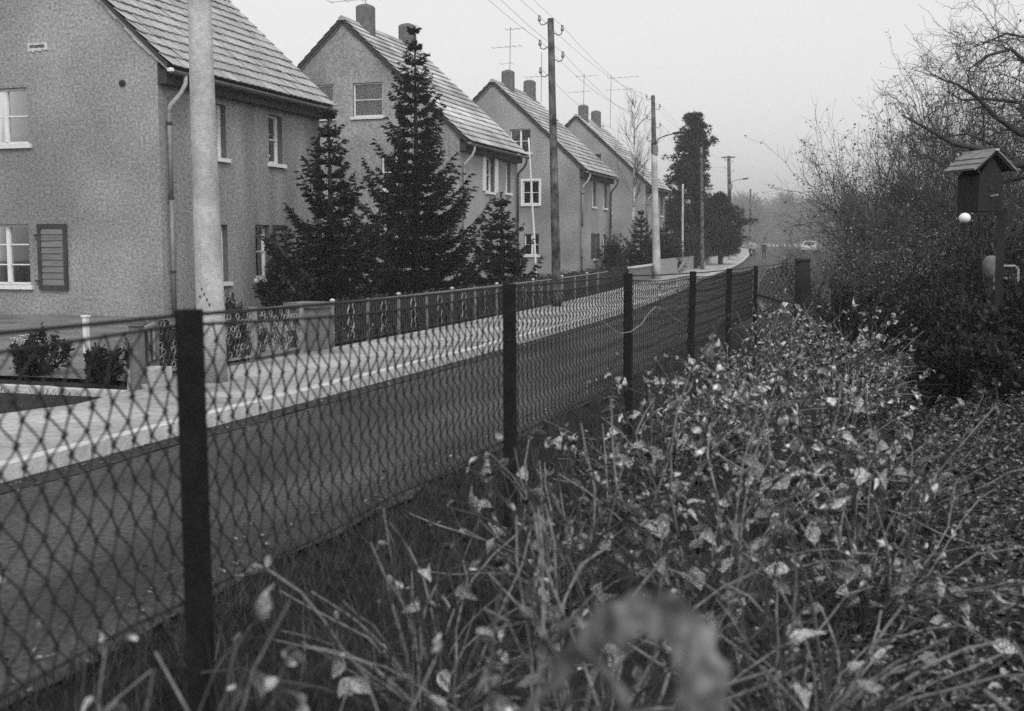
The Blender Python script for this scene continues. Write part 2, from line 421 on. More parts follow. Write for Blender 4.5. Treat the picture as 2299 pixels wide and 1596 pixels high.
def tile_profile(n0, n1, y0, s0, length):
    """one interlocking tile in roof space: y along the eave, s up the slope, n off the slope"""
    prof = [(0, .004), (.03, .014), (.075, .014), (.11, .004), (.19, .0), (.26, .004)]
    V, Fq = [], []
    for (y, e) in prof: V += [(y0+y, s0, n0+e-.028), (y0+y, s0, n0+e), (y0+y, s0+length, n1+e)]
    for i in range(len(prof)-1):
        a = i*3; b = a+3
        Fq += [(a, b, b+1, a+1), (a+1, b+1, b+2, a+2)]
    return V, Fq
def slope_pt(y, s, n, front=True):
    x = -14.6 - s*math.cos(TH) + n*math.sin(TH); z = ZE + s*math.sin(TH) + n*math.cos(TH)
    if not front: x = 2*XR - x
    return (x, y, z)
SLEN = (14.6 * -1 - XR) / math.cos(TH)
def make_house(label, Y0, Y1, fw, gw, ind_tiles=False, chim=(), dx=0.0, mats=('plaster', 'plaster')):
    h = thing('house', label, 'house', (XF + dx, Y0, 0), 'gabled houses along the street')
    Pg = lambda u, v, d: (u + dx, Y0 - d, v)
    Pf = lambda u, v, d: (XF + dx + d, u, v)
    Pb = lambda u, v, d: (XB + dx - d, u, v)
    Pe = lambda u, v, d: (u + dx, Y1 + d, v)
    top = lambda x: roofz(x) - .09
    dep = 0.16; rev = []
    mb = MB(); sheet(mb, Pg, XB, XF, top, [XR], gw, dep, rev); mb.build('gable_wall', mats[0], h)
    mb = MB(); sheet(mb, Pf, Y0, Y1, lambda u: top(XF), [], fw, dep, rev)
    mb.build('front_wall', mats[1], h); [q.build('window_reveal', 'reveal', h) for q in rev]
    mb = MB(); sheet(mb, Pb, Y0, Y1, lambda u: top(XB), [], [], dep, []); sheet(mb, Pe, XB, XF, top, [XR], [], dep, []); mb.build('rear_wall', mats[0], h)
    # roof slab, tiles
    ov = .14; mb = MB(); ya, yb = Y0 - ov + .03, Y1 + ov - .03
    for fr in (True, False):
        c = [slope_pt(ya, .05, -.09, fr), slope_pt(yb, .05, -.09, fr), slope_pt(yb, SLEN, -.09, fr), slope_pt(ya, SLEN, -.09, fr),
             slope_pt(ya, .05, -.01, fr), slope_pt(yb, .05, -.01, fr), slope_pt(yb, SLEN, -.01, fr), slope_pt(ya, SLEN, -.01, fr)]
        mb.quadbox([(x + dx, y, z) for x, y, z in c])
    roof = mb.build('roof', 'roofbase', h)
    ncol = int((Y1 - Y0 + 2*ov) / TW); nrow = int(SLEN / TL); w0 = Y0 - ov
    tw = (Y1 - Y0 + 2*ov) / ncol; k = tw / TW
    one = None
    rest = MB()
    for r in range(nrow + 1):
        s0 = -.06 + r*TL; L = min(TL + .07, SLEN - s0 - .01)
        if L < .1: continue
        if ind_tiles and r < 10:
            for c in range(ncol):
                if one is None:
                    V, Fq = tile_profile(.054, .006, 0, 0, TL + .07)
                    me = bpy.data.meshes.new('roof_tile')
                    me.from_pydata([(-s*math.cos(TH)+n*math.sin(TH), y*k, s*math.sin(TH)+n*math.cos(TH)) for y, s, n in V], [], Fq); one = me
                o = link('roof_tile', one, 'tile', roof)
                p = slope_pt(w0 + c*tw, s0 + R.uniform(-.006, .006), R.uniform(0, .012)); o.location = (p[0] + dx, p[1], p[2])
                o.rotation_euler = (R.uniform(-.02, .02), R.uniform(-.012, .012), R.uniform(-.012, .012))
            continue
        b = rest if ind_tiles else MB()
        for c in range(ncol):
            V, Fq = tile_profile(.054 + R.uniform(0, .014), .006, 0, s0 + R.uniform(-.008, .008), L); o0 = len(b.v)
            for y, s, n in V:
                p = slope_pt(w0 + c*tw + y*k, s, n); b.v.append((p[0] + dx, p[1], p[2]))
            b.f += [tuple(o0 + i for i in f) for f in Fq]
        if not ind_tiles: b.build('tile_course', 'tile', roof)
    for r in range(nrow + 1):                 # the slope facing away from the street
        s0 = -.06 + r*TL; L = min(TL + .07, SLEN - s0 - .01)
        if L < .1: continue
        for c in range(0, ncol):
            q = [slope_pt(w0+c*tw, s0, .05, False), slope_pt(w0+(c+1)*tw-.01, s0, .05, False), slope_pt(w0+(c+1)*tw-.01, s0+L, .012, False), slope_pt(w0+c*tw, s0+L, .012, False)]
            rest.poly([(x+dx, y, z) for x, y, z in q])
    kind(rest.build('tile_field', 'tile', roof), 'stuff')
    mb = MB()                                  # ridge tiles
    zr = roofz(XR); y = Y0 - ov
    while y < Y1 + ov:
        pr = [(-.16, -.1), (-.1, .02), (0, .075), (.1, .02), (.16, -.1)]
        for (xa, za), (xb, zb) in zip(pr[:-1], pr[1:]):
            mb.poly([(XR+dx+xa, y, zr+za), (XR+dx+xb, y, zr+zb), (XR+dx+xb*.93, y+.42, zr+zb+.012), (XR+dx+xa*.93, y+.42, zr+za+.012)])
        mb.poly([(XR+dx+a, y, zr+b) for a, b in pr])
        y += .39
    mb.build('ridge_cap', 'tile', roof)
    for sgn, nm in ((True, 'verge'), (False, 'verge')):      # uneven mortar bedding under the verge tiles
        mb = MB(); n = 24
        for i in range(n):
            a, b = SLEN*i/n, SLEN*(i+1)/n; w = .17 + R.uniform(-.03, .03)
            c = [slope_pt(Y0-.05, a, -w, sgn), slope_pt(Y0+.01, a, -w, sgn), slope_pt(Y0+.01, a, -.095, sgn), slope_pt(Y0-.05, a, -.095, sgn),
                 slope_pt(Y0-.05, b, -w, sgn), slope_pt(Y0+.01, b, -w, sgn), slope_pt(Y0+.01, b, -.095, sgn), slope_pt(Y0-.05, b, -.095, sgn)]
            mb.quadbox([(x+dx, y, z) for x, y, z in c])
        mb.build(nm, 'patch' if ind_tiles else 'chimney', h)
    # eaves, gutter, downpipes
    MB().box(XF+dx+.005, XF+dx+.22, Y0+.01, Y1-.01, ZE-.36, ZE-.07).build('eaves_shade_board', 'eave', h)  # board kept near-black to carry the shadow band below the eaves
    mb = MB(); gxp, gzp = -14.56+dx, ZE-.1
    pr = [(gxp+.075*math.cos(t), gzp+.075*math.sin(t)) for t in np.linspace(math.pi, 2*math.pi, 7)]
    for (xa, za), (xb, zb) in zip(pr[:-1], pr[1:]): mb.poly([(xa, Y0-ov, za), (xb, Y0-ov, zb), (xb, Y1+ov, zb), (xa, Y1+ov, za)])
    for yy in (Y0-ov, Y1+ov): mb.poly([(a, yy, b) for a, b in pr])
    g = mb.build('gutter', 'zinc', h)
    MB().lathe((gxp, Y0-ov-.01, gzp-.01), [(.02, -.05), (.075, -.03), (.075, .03), (.02, .05)], 8).build('gutter_cap', 'white' if ind_tiles else 'zinc', h)  # white on the nearest house's cap paints in its shine
    for yy, m, swan in ((Y0+.38, 'zinc', True), (Y1-.12, 'iron', True)):
        p = [(gxp, yy, gzp-.06), (gxp, yy, gzp-.22), (gxp-.08, yy-.05, gzp-.42), (XF+dx+.13, yy-.12, gzp-.68), (XF+dx+.1, yy-.14, gzp-.85), (XF+dx+.1, yy-.14, .02)]
        dp = MB().tube(p[:5], .048, 8).build('downpipe_bend', 'zincl' if m == 'zinc' else m, h, True)
        d = MB().tube([p[4], (p[4][0], p[4][1], 2.6)], .05, 8).tube([(p[4][0], p[4][1], 2.6), p[5]], .054, 8).build('downpipe', m, h, True)
        for z in (4.2, 2.6, 1.0): MB().lathe((p[4][0], p[4][1], z), [(.05, -.03), (.068, -.03), (.068, .03), (.05, .03)], 8).build('pipe_bracket', 'iron', d)
    for (cy, w) in chim:
        z0, z1 = roofz(XR+.45)-.35, roofz(XR)+.74; e = .09; a = w/2; xc = XR+.2+dx; mb = MB()
        lev = [(z0, 0), (z1-e, 0), (z1-e*.4, .03), (z1, e)]; rings = []
        for z, i in lev:
            b = a - i; c = .1; rings.append([(xc-b, cy-b+c, z), (xc-b+c, cy-b, z), (xc+b-c, cy-b, z), (xc+b, cy-b+c, z), (xc+b, cy+b-c, z), (xc+b-c, cy+b, z), (xc-b+c, cy+b, z), (xc-b, cy+b-c, z)])
        o0 = len(mb.v)
        for rg in rings: mb.v += rg
        for i in range(len(rings)-1):
            for q in range(8): mb.f.append((o0+i*8+q, o0+i*8+(q+1) % 8, o0+(i+1)*8+(q+1) % 8, o0+(i+1)*8+q))
        mb.f.append(tuple(o0+24+q for q in range(8)))
        ch = mb.build('chimney', 'chimney', roof)
        MB().box(xc-.12, xc+.12, cy-.12, cy+.12, z1+.001, z1+.03).build('flue_rim', 'dark', ch)
    return h, Pg, Pf
FULL = [(0, 1, 0, 1)]
def D(e, Y): p = aty(*e, Y); return p.x, p.z
# first house, nearest
g1 = [(-19.72, -18.4, 3.84, 5.08), (-19.85, -18.5, .68, 2.05), (-22.6, -21.3, 3.84, 5.08), (-22.6, -21.3, .68, 2.05)]
f1 = [(23.35, 24.25, 3.62, 4.86), (26.25, 26.93, 3.66, 4.87), (23.3, 24.22, .72, 2.06), (25.5, 26.2, .76, 2.09)]
h1, Pg, Pf = make_house('nearest grey roughcast house with a shuttered gable window, behind the pale concrete pole', 21.6, 29.0, f1, g1, True, chim=((23.2, .6), (27.2, .6)), mats=('plaster', 'plaster_b'))
window(h1, Pg, g1[0], .1, 'double', [(0, .47, .12, 1), (.53, 1, .14, 1)])
window(h1, Pg, g1[1], .14, 'double', [(.02, .3, .0, 1)], bars=2)
for w in g1[2:]: window(h1, Pg, w, .12, 'double', FULL)
for i, w in enumerate(f1): window(h1, Pf, w, .16, 'single', [(0, .4, 0, 1)] if i != 1 else None)
shutter(h1, Pg, -18.22, -17.44, .58, 2.05, 9, label='dark framed shutter with pale weathered slats, folded open')
shutter(h1, Pf, 26.3, 26.95, .7, 2.1, 8)
MB().lathe((-15.88, 21.6, 5.06), [(.01, -.07), (.06, -.055), (.085, 0), (.06, .055), (.01, .07)], 10).build('vent_hole', 'dark', h1)
mb = MB()                                     # patch of pale mortar with a dark broken core
for k in range(9):
    x = -18.32 + k*.058; mb.box(x, x+.064, 21.585-.004*(k % 3), 21.599, 5.84+.02*math.sin(k*2.3)+.01*k*.4, 6.02+.022*math.cos(k*1.7))
pt = mb.build('mortar_patch', 'patch', h1)
MB().box(-18.26, -17.87, 21.572, 21.584, 5.925, 5.985).build('broken_brick', 'chimney', pt)
# second
g2 = [(-21.12, -20.02, 6.36, 7.6), (-19.23, -18.02, 6.36, 7.6), (-18.1, -17.0, 3.65, 4.95), (-22.4, -21.2, 3.65, 4.95), (-18.1, -17.0, .7, 2.05), (-22.4, -21.2, .7, 2.05)]
f2 = [(42.75, 43.75, 3.68, 5.0), (45.2, 45.85, 3.74, 5.0), (42.6, 43.6, .7, 2.05), (45.0, 45.8, .7, 2.05)]
h2, Pg, Pf = make_house('roughcast house with two attic windows in its gable, behind the tallest spruce', 39.9, 46.8, f2, g2, False, chim=((41.45, .62), (45.5, .62)))
for i, w in enumerate(g2): window(h2, Pg, w, .1, 'shade' if i < 2 else 'double', FULL if i < 2 else [(0, .45, 0, 1), (.55, 1, 0, 1)])
for w in f2: window(h2, Pf, w, .16, 'single')
for a in (42.35, 43.8): MB().pbox(Pf, a, a+.36, 3.68, 5.0, .012, .05).build('shutter', 'sill', h2)
# third
g3 = [(-18.67, -17.55, 6.3, 7.5), (-21.3, -20.2, 6.3, 7.5), (-17.98, -17.1, 3.7, 4.88), (-21.6, -20.6, 3.7, 4.88), (-17.9, -17.1, 1.1, 2.2), (-21.6, -20.6, .9, 2.1)]
f3 = [(59.7, 60.45, 3.65, 4.92), (62.2, 62.95, 3.65, 4.95), (60.0, 60.7, .9, 2.2), (62.2, 62.9, .9, 2.2)]
h3, Pg, Pf = make_house('roughcast house standing behind the dark timber pole, a white framed window in its gable', 57.0, 63.8, f3, g3, False, chim=((58.9, .6), (62.75, .6)))
for i, w in enumerate(g3):
    window(h3, Pg, w, .06 if i == 2 else .12, 'double', None if i in (2, 4) else FULL)
for w in f3: window(h3, Pf, w, .16, 'single')
MB().pbox(Pf, 59.5, 59.98, .9, 2.25, .012, .05).build('shutter', 'shutter', h3)
MB().pbox(Pf, 60.72, 61.2, .9, 2.25, .012, .05).build('shutter', 'shutter', h3)
mb = MB(); p = g3[2]
mb.pbox(Pg, p[0]-.1, p[0], p[2]-.05, p[3]+.1, .002, .03).pbox(Pg, p[1], p[1]+.1, p[2]-.05, p[3]+.1, .002, .03).pbox(Pg, p[0], p[1], p[3], p[3]+.1, .002, .03)
mb.build('window_surround', 'white', h3)
# fourth and fifth
g4 = [(-19.0, -17.9, 6.3, 7.5), (-21.3, -20.2, 6.3, 7.5), (-18.2, -17.2, 3.7, 4.9), (-21.6, -20.6, 3.7, 4.9)]
f4 = [(76.0, 76.8, 3.65, 4.9), (78.8, 79.5, 3.65, 4.9)]
h4, Pg, Pf = make_house('farthest gabled house, behind the bare birch and the lamp pole', 73.6, 80.4, f4, g4, False, chim=((74.65, .6), (78.1, .6)))
for w in g4: window(h4, Pg, w, .12, 'double', FULL)
for w in f4: window(h4, Pf, w, .16, 'single')

# roof antennas: (mast x, mast y, z0, z1, [(height, half length, direction, elements)])
def antenna(x, y, z0, z1, arms, label):
    a = thing('roof_antenna', label, 'antenna', (x, y, z0), 'television antennas on the roofs')
    MB().tube([(x, y, z0), (x + .03, y, z1)], .015, 5).build('mast', 'iron', a)
    for h, l, r, n in arms:
        mb = MB().tube([(x - l, y, h), (x + r, y, h + .04)], .009, 4); b = mb.build('boom', 'iron', a)
        for k in range(n):
            t = -l + (l + r) * k / max(1, n - 1); e = .28 + .12 * (k / max(1, n))
            MB().tube([(x+t, y-e, h+.02), (x+t, y+e, h+.02)], .009, 3).build('element', 'iron', b)
antenna(-19.3, 58.9, 10.65, 12.98, [(11.95, .95, .62, 5), (12.85, .2, .75, 4), (11.1, .5, .1, 2)], 'antenna with two booms on the first chimney of the third house')
antenna(-18.9, 63.3, 9.6, 12.35, [(11.0, .9, .1, 4)], 'thin antenna mast beside the second chimney of the third house')
antenna(-19.4, 74.7, 10.6, 12.8, [(12.6, .5, .9, 4), (11.6, 1.0, .4, 4)], 'antenna on the first chimney of the farthest house')
antenna(-18.4, 78.1, 9.6, 13.1, [(12.9, .2, 1.9, 6), (12.1, .3, 1.5, 5)], 'long boomed antenna rising behind the farthest roof')
antenna(-19.4, 41.45, 10.6, 11.3, [(10.95, 1.5, 1.1, 5)], 'wide low antenna at the first chimney of the house with attic windows')

# ------------------------------------------------------------------ poles, lamps, wires
def tapered(base, top, r0, r1, name, label, cat, m, sides=10, group=None, n=10):
    t = thing(name, label, cat, base, group); b, e = Vector(base), Vector(top)
    pts = [b.lerp(e, i/n) for i in range(n+1)]; pts = [p + Vector((R.uniform(-1, 1), R.uniform(-1, 1), 0))*.006 for p in pts]
    MB().tube(pts, [r0 + (r1-r0)*i/n for i in range(n+1)], sides).build('pole', m, t, True)
    return t
def insulators(t, base, top, specs, r):
    tips = []
    for f, sx in specs:
        p = Vector(base).lerp(Vector(top), f); a = p + Vector((sx*r, 0, 0))
        MB().tube([a, a+Vector((sx*.1, 0, -.06)), a+Vector((sx*.18, 0, -.03)), a+Vector((sx*.2, 0, .06))], .012, 5).build('hook', 'iron', t)
        q = a + Vector((sx*.2, 0, .05)); MB().lathe(q, [(.02, -.02), (.045, 0), (.04, .05), (.028, .08), (.035, .11), (.012, .13)], 8).build('insulator', 'porcelain', t); tips.append(q + Vector((0, 0, .1)))
    return tips
b1, t1 = (-6.88, 10.75, .08), (-6.98, 10.75, 8.2)
p1 = tapered(b1, t1, .158, .085, 'concrete_pole', 'stout pale concrete pole on the pavement before the nearest house', 'pole', 'concrete', 16, 'lamp and cable poles along the pavement')
for k in range(5):                            # dark chips where the pole surface broke away
    a = (-1.75 + .17*k) ; z = 1.02 + .035*((k*7) % 4) - .02*k
    mb = MB(); c = Vector((-6.885 + .153*math.cos(a), 10.75 + .153*math.sin(a), z)); u = Vector((-math.sin(a), math.cos(a), 0)); s = .012 + .012*((k*3) % 3)
    nrm = Vector((math.cos(a), math.sin(a), 0)) * .003
    mb.poly([c+nrm+u*(s*math.cos(q*.9)*R.uniform(.6, 1.1)) + Vector((0, 0, s*1.5*math.sin(q*.9)*R.uniform(.6, 1.1))) for q in range(7)]).build('chip', 'iron', p1)
s1 = insulators(p1, b1, t1, [(.985, -1), (.965, 1), (.935, -1), (.915, 1)], .09)
b2, t2 = (-7.65, 27.0, .1), (-7.83, 27.0, 6.93)
p2 = tapered(b2, t2, .115, .075, 'timber_pole', 'dark flaking timber pole carrying wires on hook insulators beside the pavement', 'pole', 'timber', 10, 'lamp and cable poles along the pavement')
s2 = insulators(p2, b2, t2, [(.988, -1), (.95, 1), (.905, -1), (.86, 1), (.81, -1)], .08)
def lamp_arm(t, base, f, l, r, up=.35):
    p = Vector(base[0]).lerp(Vector(base[1]), f); m = MB()
    pts = [p + Vector((r, 0, 0)), p + Vector((r+.1, 0, up*.7)), p + Vector((r+.35, 0, up)), p + Vector((r+l, 0, up+.1))]
    arm = m.tube(pts, .026, 6).build('lamp_arm', 'iron', t, True); q = pts[-1]
    hd = MB()
    st = [(0, .03, .02), (.06, .06, .05), (.3, .085, .06), (.5, .07, .05), (.58, .03, .02)]
    rings = []
    for x, w, hh in st: rings.append([(q.x+x-.05, q.y+w*math.cos(a), q.z+x*.12+hh*math.sin(a)) for a in np.linspace(0, 2*math.pi, 9)[:-1]])
    for rg in rings: hd.v += rg
    for i in range(len(rings)-1):
        for k in range(8): hd.f.append((i*8+k, i*8+(k+1) % 8, (i+1)*8+(k+1) % 8, (i+1)*8+k))
    hd.f += [tuple(range(8))[::-1], tuple(range(32, 40))]
    h = hd.build('lamp_head', 'iron', t, True)
    MB().box(q.x+.05, q.x+.45, q.y-.05, q.y+.05, q.z-.075, q.z-.045).build('lamp_glass', 'porcelain', h)
    c = p + Vector((r*.5, 0, -.25)); MB().lathe(c, [(r*1.25, -.22), (r*1.35, -.2), (r*1.35, .2), (r*1.25, .22)], 10).build('fuse_box', 'zinc', t)
b4, t4 = (-9.78, 50.7, .1), (-10.05, 50.7, 8.1)
p4 = tapered(b4, (-9.97, 50.7, 5.55), .185, .125, 'street_lamp', 'pale concrete street lamp with a hooded arm, in front of the pine', 'street lamp', 'concrete', 12, 'street lamps along the pavement')
MB().tube([(-9.97, 50.7, 5.55), (-9.99, 50.7, 6.3), t4], [.115, .105, .085], 10).build('upper_pole', 'timber', p4, True)
s4 = insulators(p4, b4, t4, [(.985, -1), (.93, 1), (.875, -1), (.83, 1), (.76, -1)], .09)
lamp_arm(p4, ((-9.97, 50.7, 5.55), t4), .17, .75, .1)
b5, t5 = (-11.22, 73.1, .1), (-11.4, 73.1, 7.7)
p5 = tapered(b5, t5, .13, .09, 'timber_pole', 'slim timber pole standing close by the pine, rough towards its foot', 'pole', 'timber', 8, 'lamp and cable poles along the pavement')
b6, t6 = (-13.43, 103.6, gz(-13.4, 103.6)), (-13.75, 103.6, 9.45)
p6 = tapered(b6, (-13.6, 103.6, 5.4), .24, .19, 'street_lamp', 'hazy far street lamp with a thin arm beyond the pine', 'street lamp', 'concrete', 10, 'street lamps along the pavement')
MB().tube([(-13.6, 103.6, 5.4), t6], [.17, .14], 8).build('upper_pole', 'timber', p6, True)
MB().box(-14.35, -13.2, 103.55, 103.65, 9.28, 9.38).build('cross_arm', 'iron', p6)
s6 = insulators(p6, b6, t6, [(.96, -1), (.94, 1), (.88, -1), (.85, 1)], .15)
lamp_arm(p6, ((-13.6, 103.6, 5.4), t6), .4, 1.0, .15, .3)
z7 = gz(-16, 140)
p7 = tapered((-15.9, 140, z7), (-15.95, 140, 8.3), .15, .1, 'timber_pole', 'faint far pole at the edge of the misty wood', 'pole', 'timber', 8, 'lamp and cable poles along the pavement')
px = tapered((-11.95, 70, 0), (-12.0, 70, 5.28), .07, .06, 'clothes_pole', 'thin pale post with a plain top in the garden before the pine', 'post', 'concrete', 8)
pl = tapered((-15.12, 50, 0), (-15.5, 50, 6.36), .055, .035, 'flag_pole', 'thin white leaning pole against the third house gable', 'pole', 'white', 8)
RANK = ['topmost', 'second', 'third', 'fourth', 'lowest']
def wire(a, b, sag, label):
    a, b = Vector(a), Vector(b); n = 14
    pts = [a.lerp(b, i/n) - Vector((0, 0, 4*sag*(i/n)*(1-i/n))) for i in range(n+1)]
    tag(MB().tube(pts, .0042, 3).build('overhead_wire', 'wire'), label, 'wire', 'overhead wires')
for i in range(4): wire(s1[i], s2[i], .28 + .05*i, RANK[i] + ' overhead wire from the pale concrete pole to the dark timber pole')
for i in range(5): wire(s2[i], s4[i], .3 + .05*i, RANK[i] + ' overhead wire from the dark timber pole to the hooded street lamp')
for i in range(4): wire(s4[i], s6[i], .6 + .08*i, RANK[i] + ' overhead wire from the hooded street lamp to the far lamp')

# ------------------------------------------------------------------ conifers
def spruce(x, y, H, Wd, seed, label, dens=1.0, lowest=.15, tipgap=.9):
    r = np.random.default_rng(seed); z0 = gz(x, y) - .03
    t = thing('spruce_tree', label, 'spruce', (x, y, z0), 'spruces in the front gardens')
    MB().tube([(x, y, z0), (x+.03, y, z0+H*.5), (x, y, z0+H*.985)], [.09+H*.008, .05+H*.004, .008], 7).build('trunk', 'bark', t)
    segs = []; nb = []; nd = []; nl = []
    h = lowest; C = np.array([x, y, z0])
    while h < H - .1:
        f = (H - h) / H; reach = Wd * (0.03 + 0.97 * f ** 1.05) * (0.8 + .4 * r.random())
        if h < 0.5: reach *= .8
        a0 = r.uniform(0, 6.28); nbr = int(6 + 4 * f * f)
        for k in range(nbr):
            az = a0 + 6.283 * k / nbr + r.normal() * .25; L = reach * r.uniform(.62, 1.25); up = r.uniform(.0, .22) + (.75 * (1 - f) ** 1.5)
            n = 7; pts = []; hd = np.array([math.cos(az), math.sin(az), 0])
            for i in range(n+1):
                s = i/n; zz = (up * s - .62 * s * (1 - s) * f + .3 * s ** 3) * L
                pts.append(C + np.array([0, 0, h + r.normal() * .02]) + hd * (s * L) + np.array([0, 0, zz]))
            for i in range(n): segs.append([*pts[i], *pts[i+1], .016*f*(1-i/n)+.004, .016*f*(1-(i+1)/n)+.003])
            side = np.cross(hd, [0, 0, 1])
            m = int(max(7, L * 20))
            for j in range(m):
                s = .04 + .96 * (j + r.random()) / m; q = s * n; i = min(int(q), n-1); p = pts[i] + (pts[i+1]-pts[i]) * (q - i)
                sg = 1 if j % 2 else -1
                tl = (0.06 + .36 * (1 - s)) * min(1, L/.95) * r.uniform(.6, 1.15) + .035
                d = unit(hd * .85 + side * sg * r.uniform(.45, .9) + np.array([0, 0, r.uniform(-.28, .06)]))
                segs.append([*p, *(p + d * tl), .004, .002])
                kk = int(max(6, tl * 95 * dens))
                u = (np.arange(kk) + r.random(kk)) / kk
                b = p + d * (u[:, None] * tl)
                nd.append(d * 1.2 + r.normal(size=(kk, 3)) * .34); nb.append(b); nl.append(r.uniform(.05, .09, kk))
            kk = int(26 * L * dens + 8); u = r.random(kk); idx = np.minimum((u * n).astype(int), n-1); pa = np.array(pts)
            nb.append(pa[idx] + (pa[idx+1] - pa[idx]) * (u * n - idx)[:, None]); nd.append(hd * .9 + r.normal(size=(kk, 3)) * .4 + [0, 0, .2]); nl.append(r.uniform(.05, .09, kk))
        kk = int(26 * dens); aa = r.uniform(0, 6.28, kk); nb.append(C + np.stack([.03*np.cos(aa), .03*np.sin(aa), h + r.uniform(0, .25, kk)], 1)); nd.append(np.stack([np.cos(aa), np.sin(aa), r.uniform(-.2, .6, kk)], 1)); nl.append(r.uniform(.06, .13, kk) * (.25 + 1.1*f))
        h += (.19 + .24 * (1 - f) * tipgap) * r.uniform(.75, 1.25)
    u = r.random(60); nb.append(C + np.array([0, 0, 1]) * (H * (.8 + .2 * u))[:, None]); nd.append(r.normal(size=(60, 3)) * .6 + [0, 0, .5]); nl.append(r.uniform(.05, .1, 60))
    nb, nd, nl = np.concatenate(nb), np.concatenate(nd), np.concatenate(nl)
    nd /= np.linalg.norm(nd, axis=1, keepdims=True)
    V, Fc = blades(nb, nd, nl * 1.7, nl * .55)
    Vs, Fs = sticks(segs)
    link('branches', np_mesh('branches', Vs, Fs), 'bark', t)
    link('crown', np_mesh('crown', V, Fc), 'needle', t)
    return len(Fc)
nn = 0
nn += spruce(-13.2, 26.0, 4.95, 1.6, 3, 'middle sized spruce at the corner of the nearest house', 1.0)
nn += spruce(-13.0, 31.0, 7.75, 2.1, 5, 'tallest dark spruce in the front gardens', 1.0)
nn += spruce(-11.6, 34.5, 3.25, 1.4, 9, 'smallest spruce, right of the tallest one and near the timber pole', 1.0)
nn += spruce(-13.6, 65.5, 3.6, 1.5, 21, 'dark spruce behind the birch trunk', .7)
nn += spruce(-12.0, 64.0, 2.9, 1.3, 22, 'low dark spruce between the birch and the hooded street lamp', .7)

def leafball(x, y, rx, ry, H, seed, name, label, cat, m, n, lsz, stemmat='bark', group=None, spiky=0.0, z0=None):
    """evergreen shrub: stems with leaf sprays through an uneven volume"""
    r = np.random.default_rng(seed); z0 = gz(x, y) - .03 if z0 is None else z0
    t = thing(name, label, cat, (x, y, z0), group); segs = []; B = []; Dr = []
    ns = max(10, int(26 * rx * H)); C = np.array([x, y, z0])
    for k in range(ns):
        az = r.uniform(0, 2*math.pi); el = r.uniform(.2, 1.45); rr = r.uniform(.75, 1.15 + spiky)
        e = C + np.array([math.cos(az)*math.cos(el)*rx*rr, math.sin(az)*math.cos(el)*ry*rr, H * (.15 + .85*math.sin(el)) * rr])
        p0 = C + np.array([r.uniform(-.15, .15)*rx, r.uniform(-.15, .15)*ry, 0]); mid = (p0 + e) / 2 + np.array([math.cos(az)*.12*rx, math.sin(az)*.12*ry, -.06*H])
        segs.append([*p0, *mid, .016, .01]); segs.append([*mid, *e, .01, .003])
        c = int(n / ns); u = r.random(c) ** .6; pos = np.where(u[:, None] < .5, p0 + (mid - p0) * (u[:, None] * 2), mid + (e - mid) * (u[:, None] * 2 - 1))
        B.append(pos + r.normal(size=(c, 3)) * np.array([rx, ry, H]) * .07); Dr.append(unit(e - mid) * .7 + r.normal(size=(c, 3)) * .7)
    B, Dr = np.concatenate(B), np.concatenate(Dr); Dr /= np.linalg.norm(Dr, axis=1, keepdims=True); L = r.uniform(.6, 1.3, len(B)) * lsz
    B[:, 2] = np.maximum(B[:, 2], z0 + .02)
    kind(link('stems', np_mesh('stems', *sticks(segs)), stemmat, t), 'stuff')
    link('foliage', np_mesh('foliage', *blades(B, Dr, L, L * .42)), m, t)
    return t
leafball(-12.3, 22.0, .62, .6, 1.0, 31, 'conifer_shrub', 'low dark spiky conifer shrub in front of the nearest house', 'shrub', 'needle', 9000, .1, spiky=.2, z0=.05)
leafball(-14.0, 60.5, .9, .8, 1.9, 32, 'conifer_shrub', 'dark rounded shrub against the third house front', 'shrub', 'needle', 5000, .13)
leafball(-13.0, 69.0, 1.5, 1.2, 2.3, 34, 'conifer_shrub', 'broad dark evergreen behind the hooded street lamp', 'shrub', 'pineneedle', 6000, .15)
leafball(-12.6, 76.0, 1.6, 1.4, 2.6, 35, 'conifer_shrub', 'dark evergreen mass below the pine', 'shrub', 'pineneedle', 6000, .15)
leafball(-14.6, 84.0, 2.0, 1.5, 2.4, 36, 'conifer_shrub', 'evergreen beside the far picket fence under the pine', 'shrub', 'pineneedle', 6000, .16)

